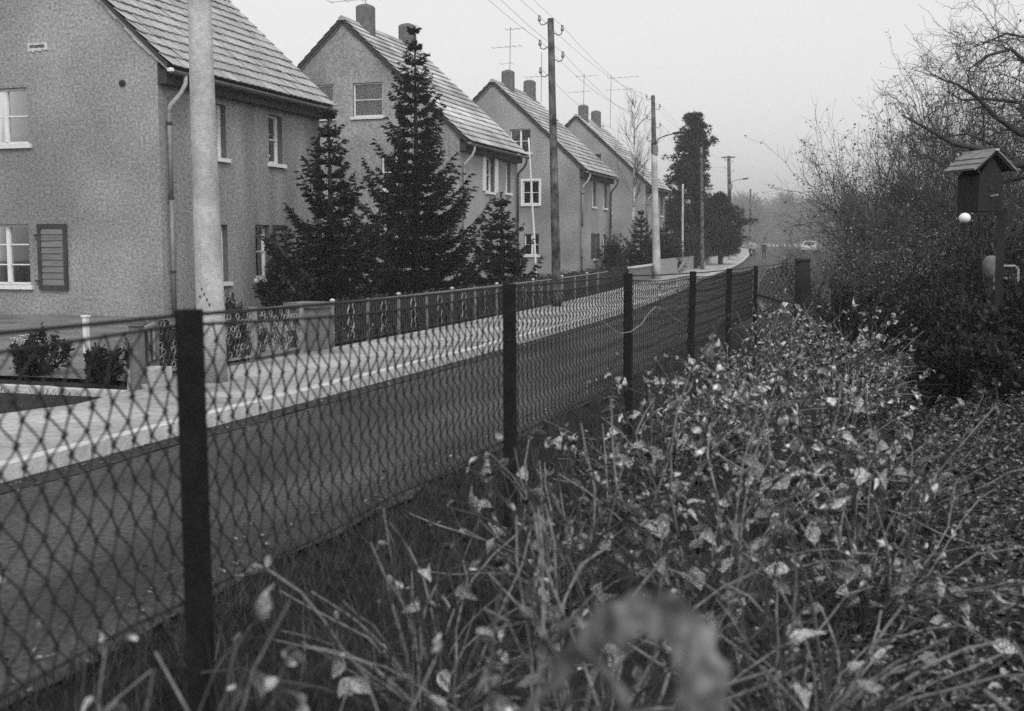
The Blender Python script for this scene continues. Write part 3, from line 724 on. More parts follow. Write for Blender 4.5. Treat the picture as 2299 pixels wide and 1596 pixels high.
def pine(x, y, H, outline, seed, label, leanx=0.0):
    """outline: list of (height, left reach, right reach)"""
    r = np.random.default_rng(seed); z0 = gz(x, y) - .03; C = np.array([x, y, z0])
    t = thing('pine_tree', label, 'pine', tuple(C)); segs = []; B = []; Dr = []
    MB().tube([(x, y, z0), (x+leanx*.5, y, z0+H*.5), (x+leanx, y, z0+H*.97)], [.2, .13, .02], 8).build('trunk', 'bark', t)
    hs = [o[0] for o in outline]; Ls = [o[1] for o in outline]; Rs = [o[2] for o in outline]
    h = hs[0]
    while h < H:
        for k in range(10):
            az = r.uniform(0, 2*math.pi); c = math.cos(az)
            reach = (np.interp(h, hs, Ls) if c < 0 else np.interp(h, hs, Rs)); reach = (abs(c) * reach + (1-abs(c)) * (np.interp(h, hs, Ls) + np.interp(h, hs, Rs)) / 2) * r.uniform(.5, 1.1)
            a = C + np.array([leanx*h/H, 0, h]); e = a + np.array([c*reach, math.sin(az)*reach, .3*reach*r.uniform(.3, 1.2)])
            segs.append([*a, *e, .03, .01])
            for q in range(int(2 + reach * 2.2)):
                s = 1 - q * .26 * r.uniform(.6, 1.1) / max(.5, reach) * 1.2
                if s < .2: break
                p = a + (e - a) * s + r.normal(size=3) * .1; rc = r.uniform(.3, .5); m = 46
                d = r.normal(size=(m, 3)) + [0, 0, .5]; d /= np.linalg.norm(d, axis=1, keepdims=True)
                B.append(p + d * rc * .2); Dr.append(d)
        h += .4 * r.uniform(.7, 1.3)
    B, Dr = np.concatenate(B), np.concatenate(Dr); L = r.uniform(.2, .36, len(B))
    link('branches', np_mesh('branches', *sticks(segs)), 'bark', t); link('crown', np_mesh('crown', *blades(B, Dr, L, L * .22)), 'pineneedle', t)
pine(-14.4, 88, 11.3, [(.8, 2.9, 2.4), (3.2, 2.9, 2.0), (4.8, 2.7, 1.4), (6.5, 2.3, 1.0), (8.2, 1.7, 1.2), (9.2, 1.2, 1.9), (10.2, 1.0, 1.2), (11.3, .3, .3)], 41, 'tall ragged dark pine rising behind the hooded street lamp', .1)
pine(-12.3, 89, 5.1, [(.9, 2.0, 1.7), (2.5, 2.2, 2.5), (3.8, 1.8, 1.8), (5.1, .4, .4)], 43, 'low spreading pine right of the tall ragged pine')

# ------------------------------------------------------------------ bare trees and shrubs
def grow(segs, p, d, L, r0, depth, r, spread=.5, up=.25, kids=(3, 5), shrink=(.45, .75), tips=None, wig=.16):
    n = 4; q = p.copy(); pts = [q.copy()]
    for i in range(n):
        d = unit(d + r.normal(size=3) * wig + np.array([0, 0, up * .25])); q = q + d * L / n; pts.append(q.copy())
    r1 = max(r0 * .45, .0016)
    for i in range(n): segs.append([*pts[i], *pts[i+1], r0 + (r1-r0)*i/n, r0 + (r1-r0)*(i+1)/n])
    if depth <= 0:
        if tips is not None: tips.append((pts[-1], d))
        return
    for k in range(r.integers(kids[0], kids[1]+1)):
        i = r.integers(1, n+1); b = pts[i]
        nd = unit(d + r.normal(size=3) * spread + np.array([0, 0, up]))
        grow(segs, b, nd, L * r.uniform(*shrink), max(r0 * .5, .0016), depth-1, r, spread, up, kids, shrink, tips, wig)
# birch
r = np.random.default_rng(51); t = thing('birch_tree', 'bare white stemmed birch in front of the farthest house', 'birch', (-14.3, 66, 0)); segs = []
MB().tube([(-14.3, 66, -.03), (-14.2, 66, 2.5), (-14.1, 66, 5.2)], [.1, .08, .06], 8).tube([(-14.1, 66, 5.2), (-14.15, 66, 8), (-14.1, 66, 10.1)], [.06, .035, .01], 6).build('trunk', 'birch', t)
for k in range(34):
    h = r.uniform(3.2, 9.6); az = r.uniform(0, 6.28); e = np.array([math.cos(az)*.5, math.sin(az)*.5, .85])
    grow(segs, np.array([-14.12, 66, h]), unit(e), (10.6 - h) * .32 + .4, .017, 2, r, .35, .25, (3, 4), (.4, .7))
link('crown', np_mesh('crown', *sticks(segs)), 'twigg', t)
def bare_shrub(x, y, H, spread, seed, label, m='twig', stems=16, depth=3, leaves=0, cat='shrub', name='bare_shrub', group='bare shrubs along the garden edge', w=1.0):
    r = np.random.default_rng(seed); z0 = gz(x, y) - .04; t = thing(name, label, cat, (x, y, z0), group); segs = []; tips = []
    for k in range(stems):
        az = r.uniform(0, 6.28); o = r.uniform(0, .25) * spread
        d = unit(np.array([math.cos(az)*spread*r.uniform(.1, .8), math.sin(az)*spread*r.uniform(.1, .8), 1.0]))
        grow(segs, np.array([x+math.cos(az)*o, y+math.sin(az)*o, z0]), d, H * r.uniform(.42, .62), .02*w, depth, r, .5, .2, (4, 6), (.4, .66), tips, .2)
    link('branches', np_mesh('branches', *sticks(segs)), m, t)
    if leaves:
        idx = r.integers(0, len(tips), leaves); B = np.array([tips[i][0] for i in idx]) + r.normal(size=(leaves, 3)) * .03
        Dr = r.normal(size=(leaves, 3)); Dr /= np.linalg.norm(Dr, axis=1, keepdims=True); L = r.uniform(.03, .07, leaves)
        kind(link('last_leaves', np_mesh('last_leaves', *blades(B, Dr, L, L*.6)), 'litter', t), 'stuff')
    return len(segs)
ns = 0
for (x, y, H, sp, st, lab) in [
        (.2, 23.5, 4.4, .45, 26, 'tall bare shrub with upright twigs just beyond the fence corner'),
        (1.1, 24.5, 4.9, .48, 26, 'tallest bare shrub in the thicket beyond the garden'),
        (1.6, 21.0, 3.9, .5, 22, 'dense bare shrub behind the bird house'),
        (.25, 19.2, 2.2, .7, 15, 'lower bushy shrub right behind the dark gate post'),
        (2.6, 22.0, 4.3, .5, 20, 'bare shrub in the dark thicket right of the bird house'),
        (.3, 31, 3.9, .45, 18, 'bare shrub leaning towards the street beyond the fence'),
        (.3, 42, 4.0, .45, 13, 'farther bare shrub on the street edge'),
        (-.6, 60, 3.6, .6, 13, 'misty bare shrub far along the street edge'),
        (-.75, 18.4, 1.7, .8, 16, 'low twiggy shrub close behind the dark gate post'),
        (-.2, 20.5, 2.6, .5, 20, 'middling bare shrub at the street side of the thicket'),
        (4.6, 19.5, 3.6, .6, 14, 'bare shrub at the right end of the thicket')]:
    ns += bare_shrub(x, y, H, sp, int(abs(x*10)+y), lab, stems=st, leaves=2600 if y < 30 else 500, w=1.0 if y < 30 else 1.4)
# dark low evergreen ground cover on the bank
for i, (x, y, rx, H, lab) in enumerate([(.55, 18.0, 1.0, .85, 'low dark evergreen clump at the foot of the thicket'), (2.4, 18.4, 1.2, 1.0, 'low dark evergreen clump on the bank behind the bird house pole'),
        (-.35, 17.6, .7, .9, 'low dark evergreen clump beside the dark gate post'), (.55, 11.9, .5, .6, 'small dark evergreen clump under the white ball'), (1.15, 11.3, .6, .68, 'dark evergreen clump hiding the foot of the bird house pole'), (1.3, 13.4, .8, .8, 'dark evergreen clump in front of the garden chair'), (3.9, 17.0, 1.3, 1.2, 'dark evergreen clump right of the bird house'), (1.55, 18.8, 1.3, 1.5, 'taller dark evergreen beneath the bare thicket'), (3.6, 18.2, 1.5, 1.9, 'tall dark evergreen beneath the right end of the thicket')]):
    leafball(x, y, rx, rx*.7, H, 60+i, 'evergreen_shrub', lab, 'shrub', 'hedge', 9000, .075, 'twig', 'evergreen shrubs on the bank')

# fruit tree reaching in from the right
r = np.random.default_rng(77); tx, ty = 2.7, 13.6; z0 = gz(tx, ty) - .05
t = thing('fruit_tree', 'bare crooked fruit tree whose limbs reach over the bird house', 'fruit tree', (tx, ty, z0)); trunk = MB(); segs = []
fork = Vector((2.35, 13.4, 2.5)); trunk.tube([(tx, ty, z0), (2.68, 13.6, 1.2), (2.5, 13.5, 1.9), fork], [.14, .11, .095, .08], 9)
def limb(pts, r0, r1, Y):
    P = [fork] + [aty(px_, py_, Y + 1.9 + dy) for px_, py_, dy in pts]; n = len(P)
    rr = [r0 + (r1-r0)*i/(n-1) for i in range(n)]; trunk.tube(P, rr, 6)
    for i in range(1, n):
        for k in range(5):
            b = np.array(P[i-1].lerp(P[i], r.random())); d = unit(np.array(P[i] - P[i-1]) + r.normal(size=3) * np.linalg.norm(P[i]-P[i-1]) * 1.3 + np.array([0, 0, .12]))
            grow(segs, b, d, r.uniform(.3, .62), max(.005, rr[i]*.4), 2, r, .8, .02, (3, 5), (.45, .75), None, .3)
limb([(2255, 372, 0), (2205, 335, -.3), (2140, 322, -.5), (2075, 285, -.6), (2025, 258, -.7)], .05, .007, 11.2)
limb([(2290, 300, .2), (2235, 262, .2), (2190, 215, 0), (2150, 190, 0), (2105, 175, -.2)], .04, .006, 11.2)
limb([(2299, 262, .5), (2290, 230, .6), (2215, 222, .6), (2160, 225, .7), (2125, 205, .7)], .036, .005, 11.6)
limb([(2340, 240, 0), (2330, 160, 0), (2270, 110, 0), (2215, 125, -.2), (2170, 160, -.3)], .04, .006, 10.8)
limb([(2350, 200, .4), (2330, 90, .6), (2260, 75, .6), (2190, 105, .7)], .035, .005, 11.5)
limb([(2240, 410, .5), (2160, 395, .8), (2080, 350, 1.0), (2040, 338, 1.2)], .03, .005, 11.6)
limb([(2300, 380, .6), (2240, 330, .9), (2170, 300, 1.1), (2100, 310, 1.3)], .03, .005, 11.6)
trunk.build('trunk', 'bark', t, True); link('twigs', np_mesh('twigs', *sticks(segs)), 'twig', t)

# misty wood far down the street
segs = []; r = np.random.default_rng(88)
for k in range(420):
    near = k < 60
    y = r.uniform(190, 260) if near else r.uniform(330, 560); x = r.uniform(-45, 40) if near else r.uniform(-150, 70); z = gz(x, y); H = r.uniform(6, 9) if near else r.uniform(12, 19) * (y / 430)
    if near and kerb_x(min(y, 318)) - 2 < x < kerb_x(min(y, 318)) + 7: continue
    segs.append([x, y, z-.2, x, y, z+H*.5, .2, .13])
    for q in range(150):
        a = r.uniform(0, 6.28); hh = r.uniform(.05, .95); rd = H * .33 * math.sin(math.pi * min(.98, hh + .1)) ** .7 * r.uniform(.2, 1)
        p = np.array([x + math.cos(a)*rd, y + math.sin(a)*rd, z + H*hh]); d = unit(np.array([math.cos(a), math.sin(a), r.uniform(.3, 1.6)]))
        segs.append([*p, *(p + d * r.uniform(.9, 2.2) * H / 10), .0085*H, .003*H])
kind(tag(link('distant_wood', np_mesh('distant_wood', *sticks(segs)), 'farwood'), 'misty bare wood closing the far end of the street', 'wood'), 'stuff')

# ------------------------------------------------------------------ chain-link fence
FX = -1.85
posts = [(FX, -.06, 1.39), (FX, 2.79, 1.375), (FX, 5.65, 1.36), (FX, 8.49, 1.35), (FX, 11.4, 1.305), (FX, 14.16, 1.285), (FX, 17.09, 1.27)]
cf = thing('chain_link_fence', 'rusty chain link fence on dark square posts along the near side of the road', 'fence', (FX, 2.79, 0))
for i, (x, y, z) in enumerate(posts):
    w = .028; l = R.uniform(-.012, .012)
    MB().quadbox([(x-w-l,y-w,-.1),(x+w-l,y-w,-.1),(x+w-l,y+w,-.1),(x-w-l,y+w,-.1),(x-w+l,y-w,z),(x+w+l,y-w,z),(x+w+l,y+w,z),(x-w+l,y+w,z)]).build('post', 'post', cf)
def chain(a, b, za, zb, ba, bb, name='wire_mesh'):
    a, b = Vector(a), Vector(b); L = (b - a).length; u = (b - a) / L; nrm = Vector((-u.y, u.x, 0))
    CW, CH = .081, .112; n = int(L / (CW/2)); mb_ = []
    for i in range(n):
        t0 = (i + .25) * L / n; f = t0 / L; zt = za + (zb-za)*f - .028 * math.sin(math.pi * f) - .012; zl = ba + (bb-ba)*f
        m = int((zt - zl) / (CH/2)); pts = []
        for k in range(m+1):
            zz = zl + (zt - zl) * k / m; s = (1 if (k + i) % 2 else -1)
            off = s * CW * .27 + .003*math.sin(i*1.7+k*.6) ; dp = .007 * (1 if k % 2 else -1)
            p = a + u * (t0 + off) + nrm * dp + Vector((0, 0, zz + .004*math.sin(i*.31 + k))); pts.append(p)
        for p, q in zip(pts[:-1], pts[1:]): mb_.append([*p, *q, .0033, .0033])
        for p in pts[1:-1]: mb_.append([*(p - u*.006 - Vector((0, 0, .004))), *(p + u*.006 + Vector((0, 0, .004))), .0055, .0055])
    return link(name, np_mesh(name, *sticks(mb_)), 'wire', cf)
for (p, q) in zip(posts[:-1], posts[1:]):
    a, b = (FX - .037, p[1], 0), (FX - .037, q[1], 0)
    chain(a, b, p[2] - .03, q[2] - .03, .535, .525)
    n = 12; pts = [(FX-.04, p[1]+(q[1]-p[1])*i/n, p[2]+(q[2]-p[2])*i/n - .018 - .006*math.sin(math.pi*i/n)) for i in range(n+1)]
    MB().tube(pts, .006, 5).build('top_wire', 'wire', cf)
    pts = [(FX-.04, p[1]+(q[1]-p[1])*i/n, p[2]+(q[2]-p[2])*i/n - .045 - .028*math.sin(math.pi*i/n)) for i in range(n+1)]
    MB().tube(pts, .0048, 5).build('mesh_edge_wire', 'wire', cf)
    pts = [(FX-.04, p[1]+(q[1]-p[1])*i/n, .535 + .008*math.sin(i*1.3)) for i in range(n+1)]
    MB().tube(pts, .0055, 5).build('bottom_wire', 'wire', cf)
# corner bay running to the old gate post
chain((FX+.04, 17.1, 0), (-1.24, 16.62, 0), 1.25, 1.33, .6, .6)
MB().tube([(FX+.04, 17.1, 1.255), (-1.24, 16.62, 1.335)], .004, 5).build('top_wire', 'wire', cf)
MB().bar((FX+.03, 17.0, .86), (-1.25, 16.6, .72), .03).build('cross_rail', 'wood', cf)
MB().bar((FX+.05, 16.95, .78), (-1.28, 16.2, .02), .06).build('brace', 'timber', cf)
t = thing('gate_post', 'thick dark old gate post at the corner of the chain link fence', 'post', (-1.14, 16.6, 0))
MB().tube([(-1.14, 16.6, -.05), (-1.14, 16.62, .5), (-1.15, 16.6, 1.0), (-1.16, 16.6, 1.35)], [.125, .115, .11, .1], 9).build('shaft', 'wood', t, True)
MB().lathe((-1.16, 16.6, 1.352), [(.115, 0), (.12, .03), (.05, .055)], 9).build('cap', 'bark', t)
# pale vine stems looping through the fence
mb = MB()
for pts in ([(1300, 712), (1325, 706), (1345, 716), (1370, 735), (1392, 748), (1415, 745), (1440, 728), (1455, 705), (1472, 688), (1492, 694), (1510, 712), (1535, 728)],):
    P = [atx(x, y, FX + .06) for x, y in pts]; mb.tube(P, .003, 5)
tag(mb.build('vine_stem', 'paleiron'), 'pale loose vine stem looping along the chain link fence', 'vine', None)

# ------------------------------------------------------------------ front garden boundary
def fx(y): return kerb_x(y) - 2.2
gate_y = [15.25, 16.5, 17.75, 19.05, 20.4, 21.8, 23.3, 24.8, 26.4, 28.0, 29.7, 31.5, 33.4, 35.4, 37.5]
gf = thing('ornamental_fence', 'dark ornamental iron fence with pale posts and top rail before the spruces', 'fence', (fx(15.25), 15.25, 0))
ZT, ZB = .72, .14
for i, (a, b) in enumerate(zip(gate_y[:-1], gate_y[1:])):
    xa, xb = fx(a), fx(b)
    MB().box(xa-.02, xa+.02, a-.02, a+.02, 0, ZT+.03).build('post', 'zinc', gf)
    if i % 2 == 0: MB().lathe((xa, a, ZT+.03), [(.035, 0), (.042, .02), (.02, .04)], 8).build('post_cap', 'plinth', gf)
    A, B = Vector((xa, a+.04, 0)), Vector((xb, b-.04, 0))
    MB().bar(A+Vector((0, 0, ZT)), B+Vector((0, 0, ZT)), .03, .02).build('top_rail', 'paleiron', gf)
    MB().bar(A+Vector((0, 0, ZB)), B+Vector((0, 0, ZB)), .035, .022).build('bottom_rail', 'iron', gf)
    n = 12
    for k in range(1, n):
        p = A.lerp(B, k/n)
        if abs(k - n/2) < 1.5 and i < 9:
            continue
        MB().bar(p+Vector((0, 0, ZB+.012)), p+Vector((0, 0, ZT-.014)), .014).build('bar', 'iron', gf)
    if i < 9:
        for s in (-1, 1):
            p = A.lerp(B, .5 + s*.075); u = (B - A).normalized(); m = 14
            pts = [p + u*(.028*math.sin(k*1.35*s)) + Vector((0, 0, ZB+.015 + (ZT-ZB-.03)*k/m)) for k in range(m+1)]
            MB().tube(pts, .011, 5).build('twisted_bar', 'paleiron' if i % 2 == 0 else 'zinc', gf)
mb = MB()
for a, b in zip(np.arange(15.2, 37.3, .9)[:-1], np.arange(15.2, 37.3, .9)[1:]):
    mb.quadbox([(fx(a)-.08,a+.004,-.05),(fx(a)+.07,a+.004,-.05),(fx(b)+.07,b-.004,-.05),(fx(b)-.08,b-.004,-.05),(fx(a)-.08,a+.004,.07),(fx(a)+.07,a+.004,.07),(fx(b)+.07,b-.004,.07),(fx(b)-.08,b-.004,.07)])
mb.build('base_course', 'stone', gf)
# dense clipped hedge right behind the iron fence
leaf_segs = []
def hedge(y0, y1, x_off, H, W_, seed, label, n):
    r = np.random.default_rng(seed); t = thing('garden_hedge', label, 'hedge', (fx((y0+y1)/2)+x_off, (y0+y1)/2, 0), 'hedges behind the front fences')
    y = r.uniform(y0, y1, n); x = np.array([fx(v) for v in y]) + x_off + r.uniform(-W_/2, W_/2, n); z = H * (1 - r.random(n)**1.6 * .95) * r.uniform(.85, 1.1, n)
    Dr = r.normal(size=(n, 3)); Dr /= np.linalg.norm(Dr, axis=1, keepdims=True); L = r.uniform(.04, .08, n)
    kind(link('leaves', np_mesh('leaves', *blades(np.stack([x, y, z], 1), Dr, L, L*.55)), 'hedge', t), 'stuff')
    S = []
    for k in range(int((y1-y0)*14)):
        yy = r.uniform(y0, y1); xx = fx(yy) + x_off + r.uniform(-.1, .1); S.append([xx, yy, -.02, xx + r.uniform(-.2, .2), yy + r.uniform(-.2, .2), H*.95, .012, .004])
    kind(link('stems', np_mesh('stems', *sticks(S)), 'twig', t), 'stuff')
hedge(15.4, 26.5, -.42, .66, .5, 91, 'low dark hedge close behind the ornamental iron fence', 14000)
hedge(26.8, 45.0, -.5, .75, .6, 92, 'low dark hedge farther along, past the timber pole', 9000)
# stone gate pillar, ring lattice panels
t = thing('gate_pillar', 'square rendered gate pillar at the end of the ring lattice fence', 'pillar', (-7.72, 14.55, 0))
MB().box(-7.95, -7.52, 14.32, 14.8, 0, .7).build('shaft', 'stone', t); MB().box(-7.99, -7.48, 14.28, 14.84, .703, .77).build('cap', 'stone', t)
lf = thing('lattice_fence', 'low fence panel of small linked iron rings beside the gate pillar', 'fence', (-7.72, 12.0, 0))
for (a, b) in ((10.95, 11.9), (11.96, 12.98), (13.06, 14.26)):
    x = -7.72; z0, z1 = .17, .73; rail = MB()
    MB().box(x-.015, x+.015, a, b, z0-.03, z0).build('bottom_rail', 'paleiron', lf)
    pn = rail.box(x-.015, x+.015, a, b, z1, z1+.03).build('top_rail', 'paleiron', lf)
    k = 0; yy = a + .05
    while yy < b - .03:
        for q in range(7):
            zz = z0 + .045 + q*.078
            if zz > z1 - .03: continue
            y_ = yy + (.039 if q % 2 else 0)
            MB().ring((x + R.uniform(-.008, .008), min(y_, b-.03), zz), .036, .0075, (0, 1, 0), (0, 0, 1), 8, 4).build('ring', 'paleiron' if R.random() < .5 else 'iron', pn)
        yy += .09
for y in (10.92, 11.93, 13.02, 14.28): MB().box(-7.76, -7.68, y-.035, y+.035, 0, .78).build('post', 'paleiron' if y > 12 else 'stone', lf)
mb = MB().box(-7.85, -7.62, 10.9, 14.3, -.05, .085); mb.build('base_course', 'stone', lf)
leafball(-8.35, 13.3, .55, .9, .75, 95, 'garden_shrub', 'dark shrub close behind the ring lattice fence', 'shrub', 'hedge', 6000, .06, 'twig', z0=.0)
leafball(-8.4, 11.9, .5, .7, .65, 96, 'garden_shrub', 'dark shrub behind the pale concrete pole', 'shrub', 'hedge', 4500, .06, 'twig', z0=.0)
# side boundary of the nearest plot: corner post, pale plinth, rails
t = thing('corner_post', 'stone corner post where the pale garden plinth meets the pavement', 'post', (-7.5, 10.3, 0))
MB().box(-7.55, -7.44, 10.24, 10.36, 0, .72).build('shaft', 'stone', t); MB().box(-7.57, -7.42, 10.22, 10.38, .722, .76).build('cap', 'stone', t)
t = thing('garden_plinth', 'long pale stone edging of the nearest garden running back from the corner post', 'edging', (-9, 10.3, 0))
for k in range(8):
    a = -7.62 - k*.98; MB().box(a-.97, a, 10.24+R.uniform(-.01, .01), 10.36, -.05, .035+R.uniform(-.006, .006)).build('edging_stone', 'plinth', t)
t = thing('side_railing', 'low iron railing with pale rail between the corner post and the pale concrete pole', 'railing', (-7.55, 10.6, 0))
MB().bar((-7.5, 10.4, .68), (-7.68, 10.88, .7), .03).build('top_rail', 'paleiron', t); MB().bar((-7.5, 10.4, .3), (-7.68, 10.88, .3), .03).build('bottom_rail', 'iron', t)
for k in range(5):
    p = Vector((-7.5, 10.4, 0)).lerp(Vector((-7.68, 10.88, 0)), (k+.5)/5); MB().bar(p+Vector((0, 0, .31)), p+Vector((0, 0, .67)), .016).build('bar', 'iron' if k % 2 else 'paleiron', t)
MB().box(-7.72, -7.46, 10.42, 10.86, 0, .24).build('plinth', 'plinth', t)
t = thing('white_stake', 'short white stake in the garden bed of the nearest house', 'stake', (-10.1, 12.8, 0)); MB().box(-10.13, -10.07, 12.77, 12.83, -.03, .62).build('shaft', 'white', t); MB().box(-10.145, -10.055, 12.755, 12.845, .622, .645).build('cap', 'white', t)
for i, (x, y, rx, H, lab) in enumerate([(-9.7, 11.4, .42, .5, 'flowering garden bush behind the pale edging stones'), (-11.2, 11.6, .35, .4, 'low garden bush deeper behind the pale edging stones'), (-8.45, 11.0, .28, .36, 'small dark bush by the corner post')]):
    t = leafball(x, y, rx, rx*.8, H, 97+i, 'garden_shrub', lab, 'shrub', 'hedge', 3500, .06, 'twig', z0=0)
    if i == 0:
        r = np.random.default_rng(5)
        for k in range(14):
            c = (x + r.normal()*.15, y - .08 + r.normal()*.1, H*.9 + r.normal()*.05)
            mb = MB()
            for q in range(6): a = q*1.047; mb.poly([c, (c[0]+.03*math.cos(a), c[1]+.03*math.sin(a), c[2]+.012), (c[0]+.034*math.cos(a+.5), c[1]+.034*math.sin(a+.5), c[2]+.004), (c[0]+.03*math.cos(a+1), c[1]+.03*math.sin(a+1), c[2]+.012)])
            mb.build('flower', 'white', t)
# farther garden fences: pale picket fence by the street lamp
t = thing('picket_fence', 'pale picket fence in the haze past the hooded street lamp', 'fence', (fx(62), 62, 0))
ya = 54.0; k = 0
while ya < 84:
    x = fx(ya) + .1; z = gz(x, ya); MB().box(x-.012, x+.012, ya, ya+.11, z+.02, z+.92+.02*(k % 2)).build('picket', 'paleiron', t); ya += .2; k += 1
for a, b in ((54, 69), (69, 84)):
    for z in (.25, .75): MB().bar((fx(a)+.07, a, gz(-12, a)+z), (fx(b)+.07, b, gz(-12, b)+z), .03, .07).build('rail', 'paleiron', t)
t = thing('picket_fence', 'faint fence farther on, at the foot of the far street lamp', 'fence', (fx(95), 95, 0))
ya = 86.0
while ya < 118:
    x = fx(ya); z = gz(x, ya); MB().box(x-.012, x+.012, ya, ya+.22, z+.02, z+1.0).build('picket', 'zincl', t); ya += .34
for z in (.3, .8): MB().bar((fx(86)-.04, 86, gz(-12, 86)+z), (fx(118)-.04, 118, gz(-14, 118)+z), .03, .07).build('rail', 'zincl', t)
t = thing('garden_wall', 'low pale rendered wall capping the garden by the birch', 'wall', (fx(48), 48, 0))
MB().quadbox([(fx(44)-.1,44,-.05),(fx(44)+.1,44,-.05),(fx(53)+.1,53.5,-.05),(fx(53)-.1,53.5,-.05),(fx(44)-.1,44,.7),(fx(44)+.1,44,.7),(fx(53)+.1,53.5,.7),(fx(53)-.1,53.5,.7)]).build('wall_body', 'stone', t)
MB().quadbox([(fx(44)-.14,43.97,.703),(fx(44)+.14,43.97,.703),(fx(53)+.14,53.53,.703),(fx(53)-.14,53.53,.703),(fx(44)-.14,43.97,.76),(fx(44)+.14,43.97,.76),(fx(53)+.14,53.53,.76),(fx(53)-.14,53.53,.76)]).build('coping', 'plinth', t)

# ------------------------------------------------------------------ bird house, ball, chair on the bank
bx_, by_ = .8, 12.0; bz = gz(bx_+.15, by_)
t = thing('bird_house', 'dark wooden bird house with a pale shingled gable roof on a pole', 'bird house', (bx_+.2, by_+.1, bz))
MB().box(bx_+.17, bx_+.24, by_+.1, by_+.17, bz-.1, 1.9).build('pole', 'wood', t)
mb = MB(); c = Vector((bx_, by_, 0)); ang = rad(34); Rm = Matrix.Rotation(ang, 3, 'Z')
def L(x, y, z): v = Rm @ Vector((x, y, 0)); return (bx_ + v.x, by_ + v.y, z)
body = [(-.135, -.15), (.135, -.15), (.135, .16), (-.135, .16)]
mb.quadbox([L(x, y, 1.88) for x, y in body] + [L(x, y, 2.21) for x, y in body])
mb.poly([L(-.135, -.15, 2.21), L(.135, -.15, 2.21), L(0, -.15, 2.4)]).poly([L(-.135, .16, 2.21), L(.135, .16, 2.21), L(0, .16, 2.4)])
box = mb.build('box', 'wood', t)
mb = MB(); mb.tube([L(.0, -.153, 2.1), L(0, -.158, 2.1)], .03, 12); mb.build('entrance_hole', 'dark', box)
MB().tube([L(.0, -.15, 2.02), L(0, -.24, 2.03)], .008, 6).build('perch', 'wood2', box)
for s in (-1, 1):
    rf = MB()
    def RP(a, y, n): return L(s*(.0 + a*math.cos(rad(40)) + n*math.sin(rad(40))), y, 2.42 - a*math.sin(rad(40)) + n*math.cos(rad(40)))
    rf.quadbox([RP(0, -.2, 0), RP(.25, -.2, 0), RP(.25, .24, 0), RP(0, .24, 0), RP(0, -.2, .018), RP(.25, -.2, .018), RP(.25, .24, .018), RP(0, .24, .018)])
    slope = rf.build('roof_side', 'wood', t)
    for k in range(3):
        a = .165 - k*.082; sh = MB(); sh.quadbox([RP(a, -.21, .021), RP(a+.115, -.21, .024), RP(a+.115, .25, .024), RP(a, .25, .021), RP(a, -.21, .03), RP(a+.115, -.21, .046), RP(a+.115, .25, .046), RP(a, .25, .03)])
        sh.build('shingle_row', 'shingle', slope)
MB().bar(L(0, -.22, 2.452), L(0, .26, 2.452), .045, .02).build('ridge_board', 'wood2', t)
t = thing('garden_ball', 'white glossy ball on a thin stick below the bird house', 'ball', (.64, 11.5, gz(.64, 11.5)))
MB().tube([(.64, 11.5, gz(.64, 11.5)-.05), (.64, 11.5, 1.78)], .008, 5).build('stick', 'wood', t)
MB().lathe((.64, 11.5, 1.81), [(.052*math.cos(a)+.0005, .047*math.sin(a)) for a in np.linspace(-1.5, 1.5, 11)], 16).build('ball', 'ball', t, True)
cx_, cy_ = 1.52, 17.0; cz = gz(cx_, cy_)
t = thing('garden_chair', 'pale tubular garden chair standing in the undergrowth behind the bird house', 'chair', (cx_, cy_, cz))
w = .15
MB().tube([(cx_-w, cy_+.2, cz+.42), (cx_-w, cy_+.26, cz+.82), (cx_-w+.04, cy_+.27, cz+.87), (cx_+w-.04, cy_+.27, cz+.87), (cx_+w, cy_+.26, cz+.82), (cx_+w, cy_+.2, cz+.42)], .016, 6).build('back_frame', 'paleiron', t)
for z in (.6, .7): MB().tube([(cx_-w, cy_+.23, cz+z), (cx_+w, cy_+.23, cz+z)], .018, 6).build('back_slat', 'paleiron', t)
MB().box(cx_-w, cx_+w, cy_-.2, cy_+.2, cz+.4, cz+.425).build('seat', 'zinc', t)
for sx in (-1, 1):
    for sy in (-1, 1): MB().tube([(cx_+sx*(w-.01), cy_+sy*.19, cz+.4), (cx_+sx*(w+.02), cy_+sy*.23, cz-.03)], .014, 6).build('leg', 'paleiron', t)
t = thing('garden_stone', 'pale rounded stone on a post beside the garden chair', 'stone', (1.27, 16.6, gz(1.27, 16.6)))
MB().lathe((1.27, 16.6, 1.28), [(.02, -.16), (.07, -.13), (.1, -.03), (.11, .06), (.08, .13), (.02, .15)], 9).build('stone', 'stone', t, True)
MB().box(1.24, 1.3, 16.57, 16.63, gz(1.27, 16.6)-.05, 1.13).build('post', 'wood', t)

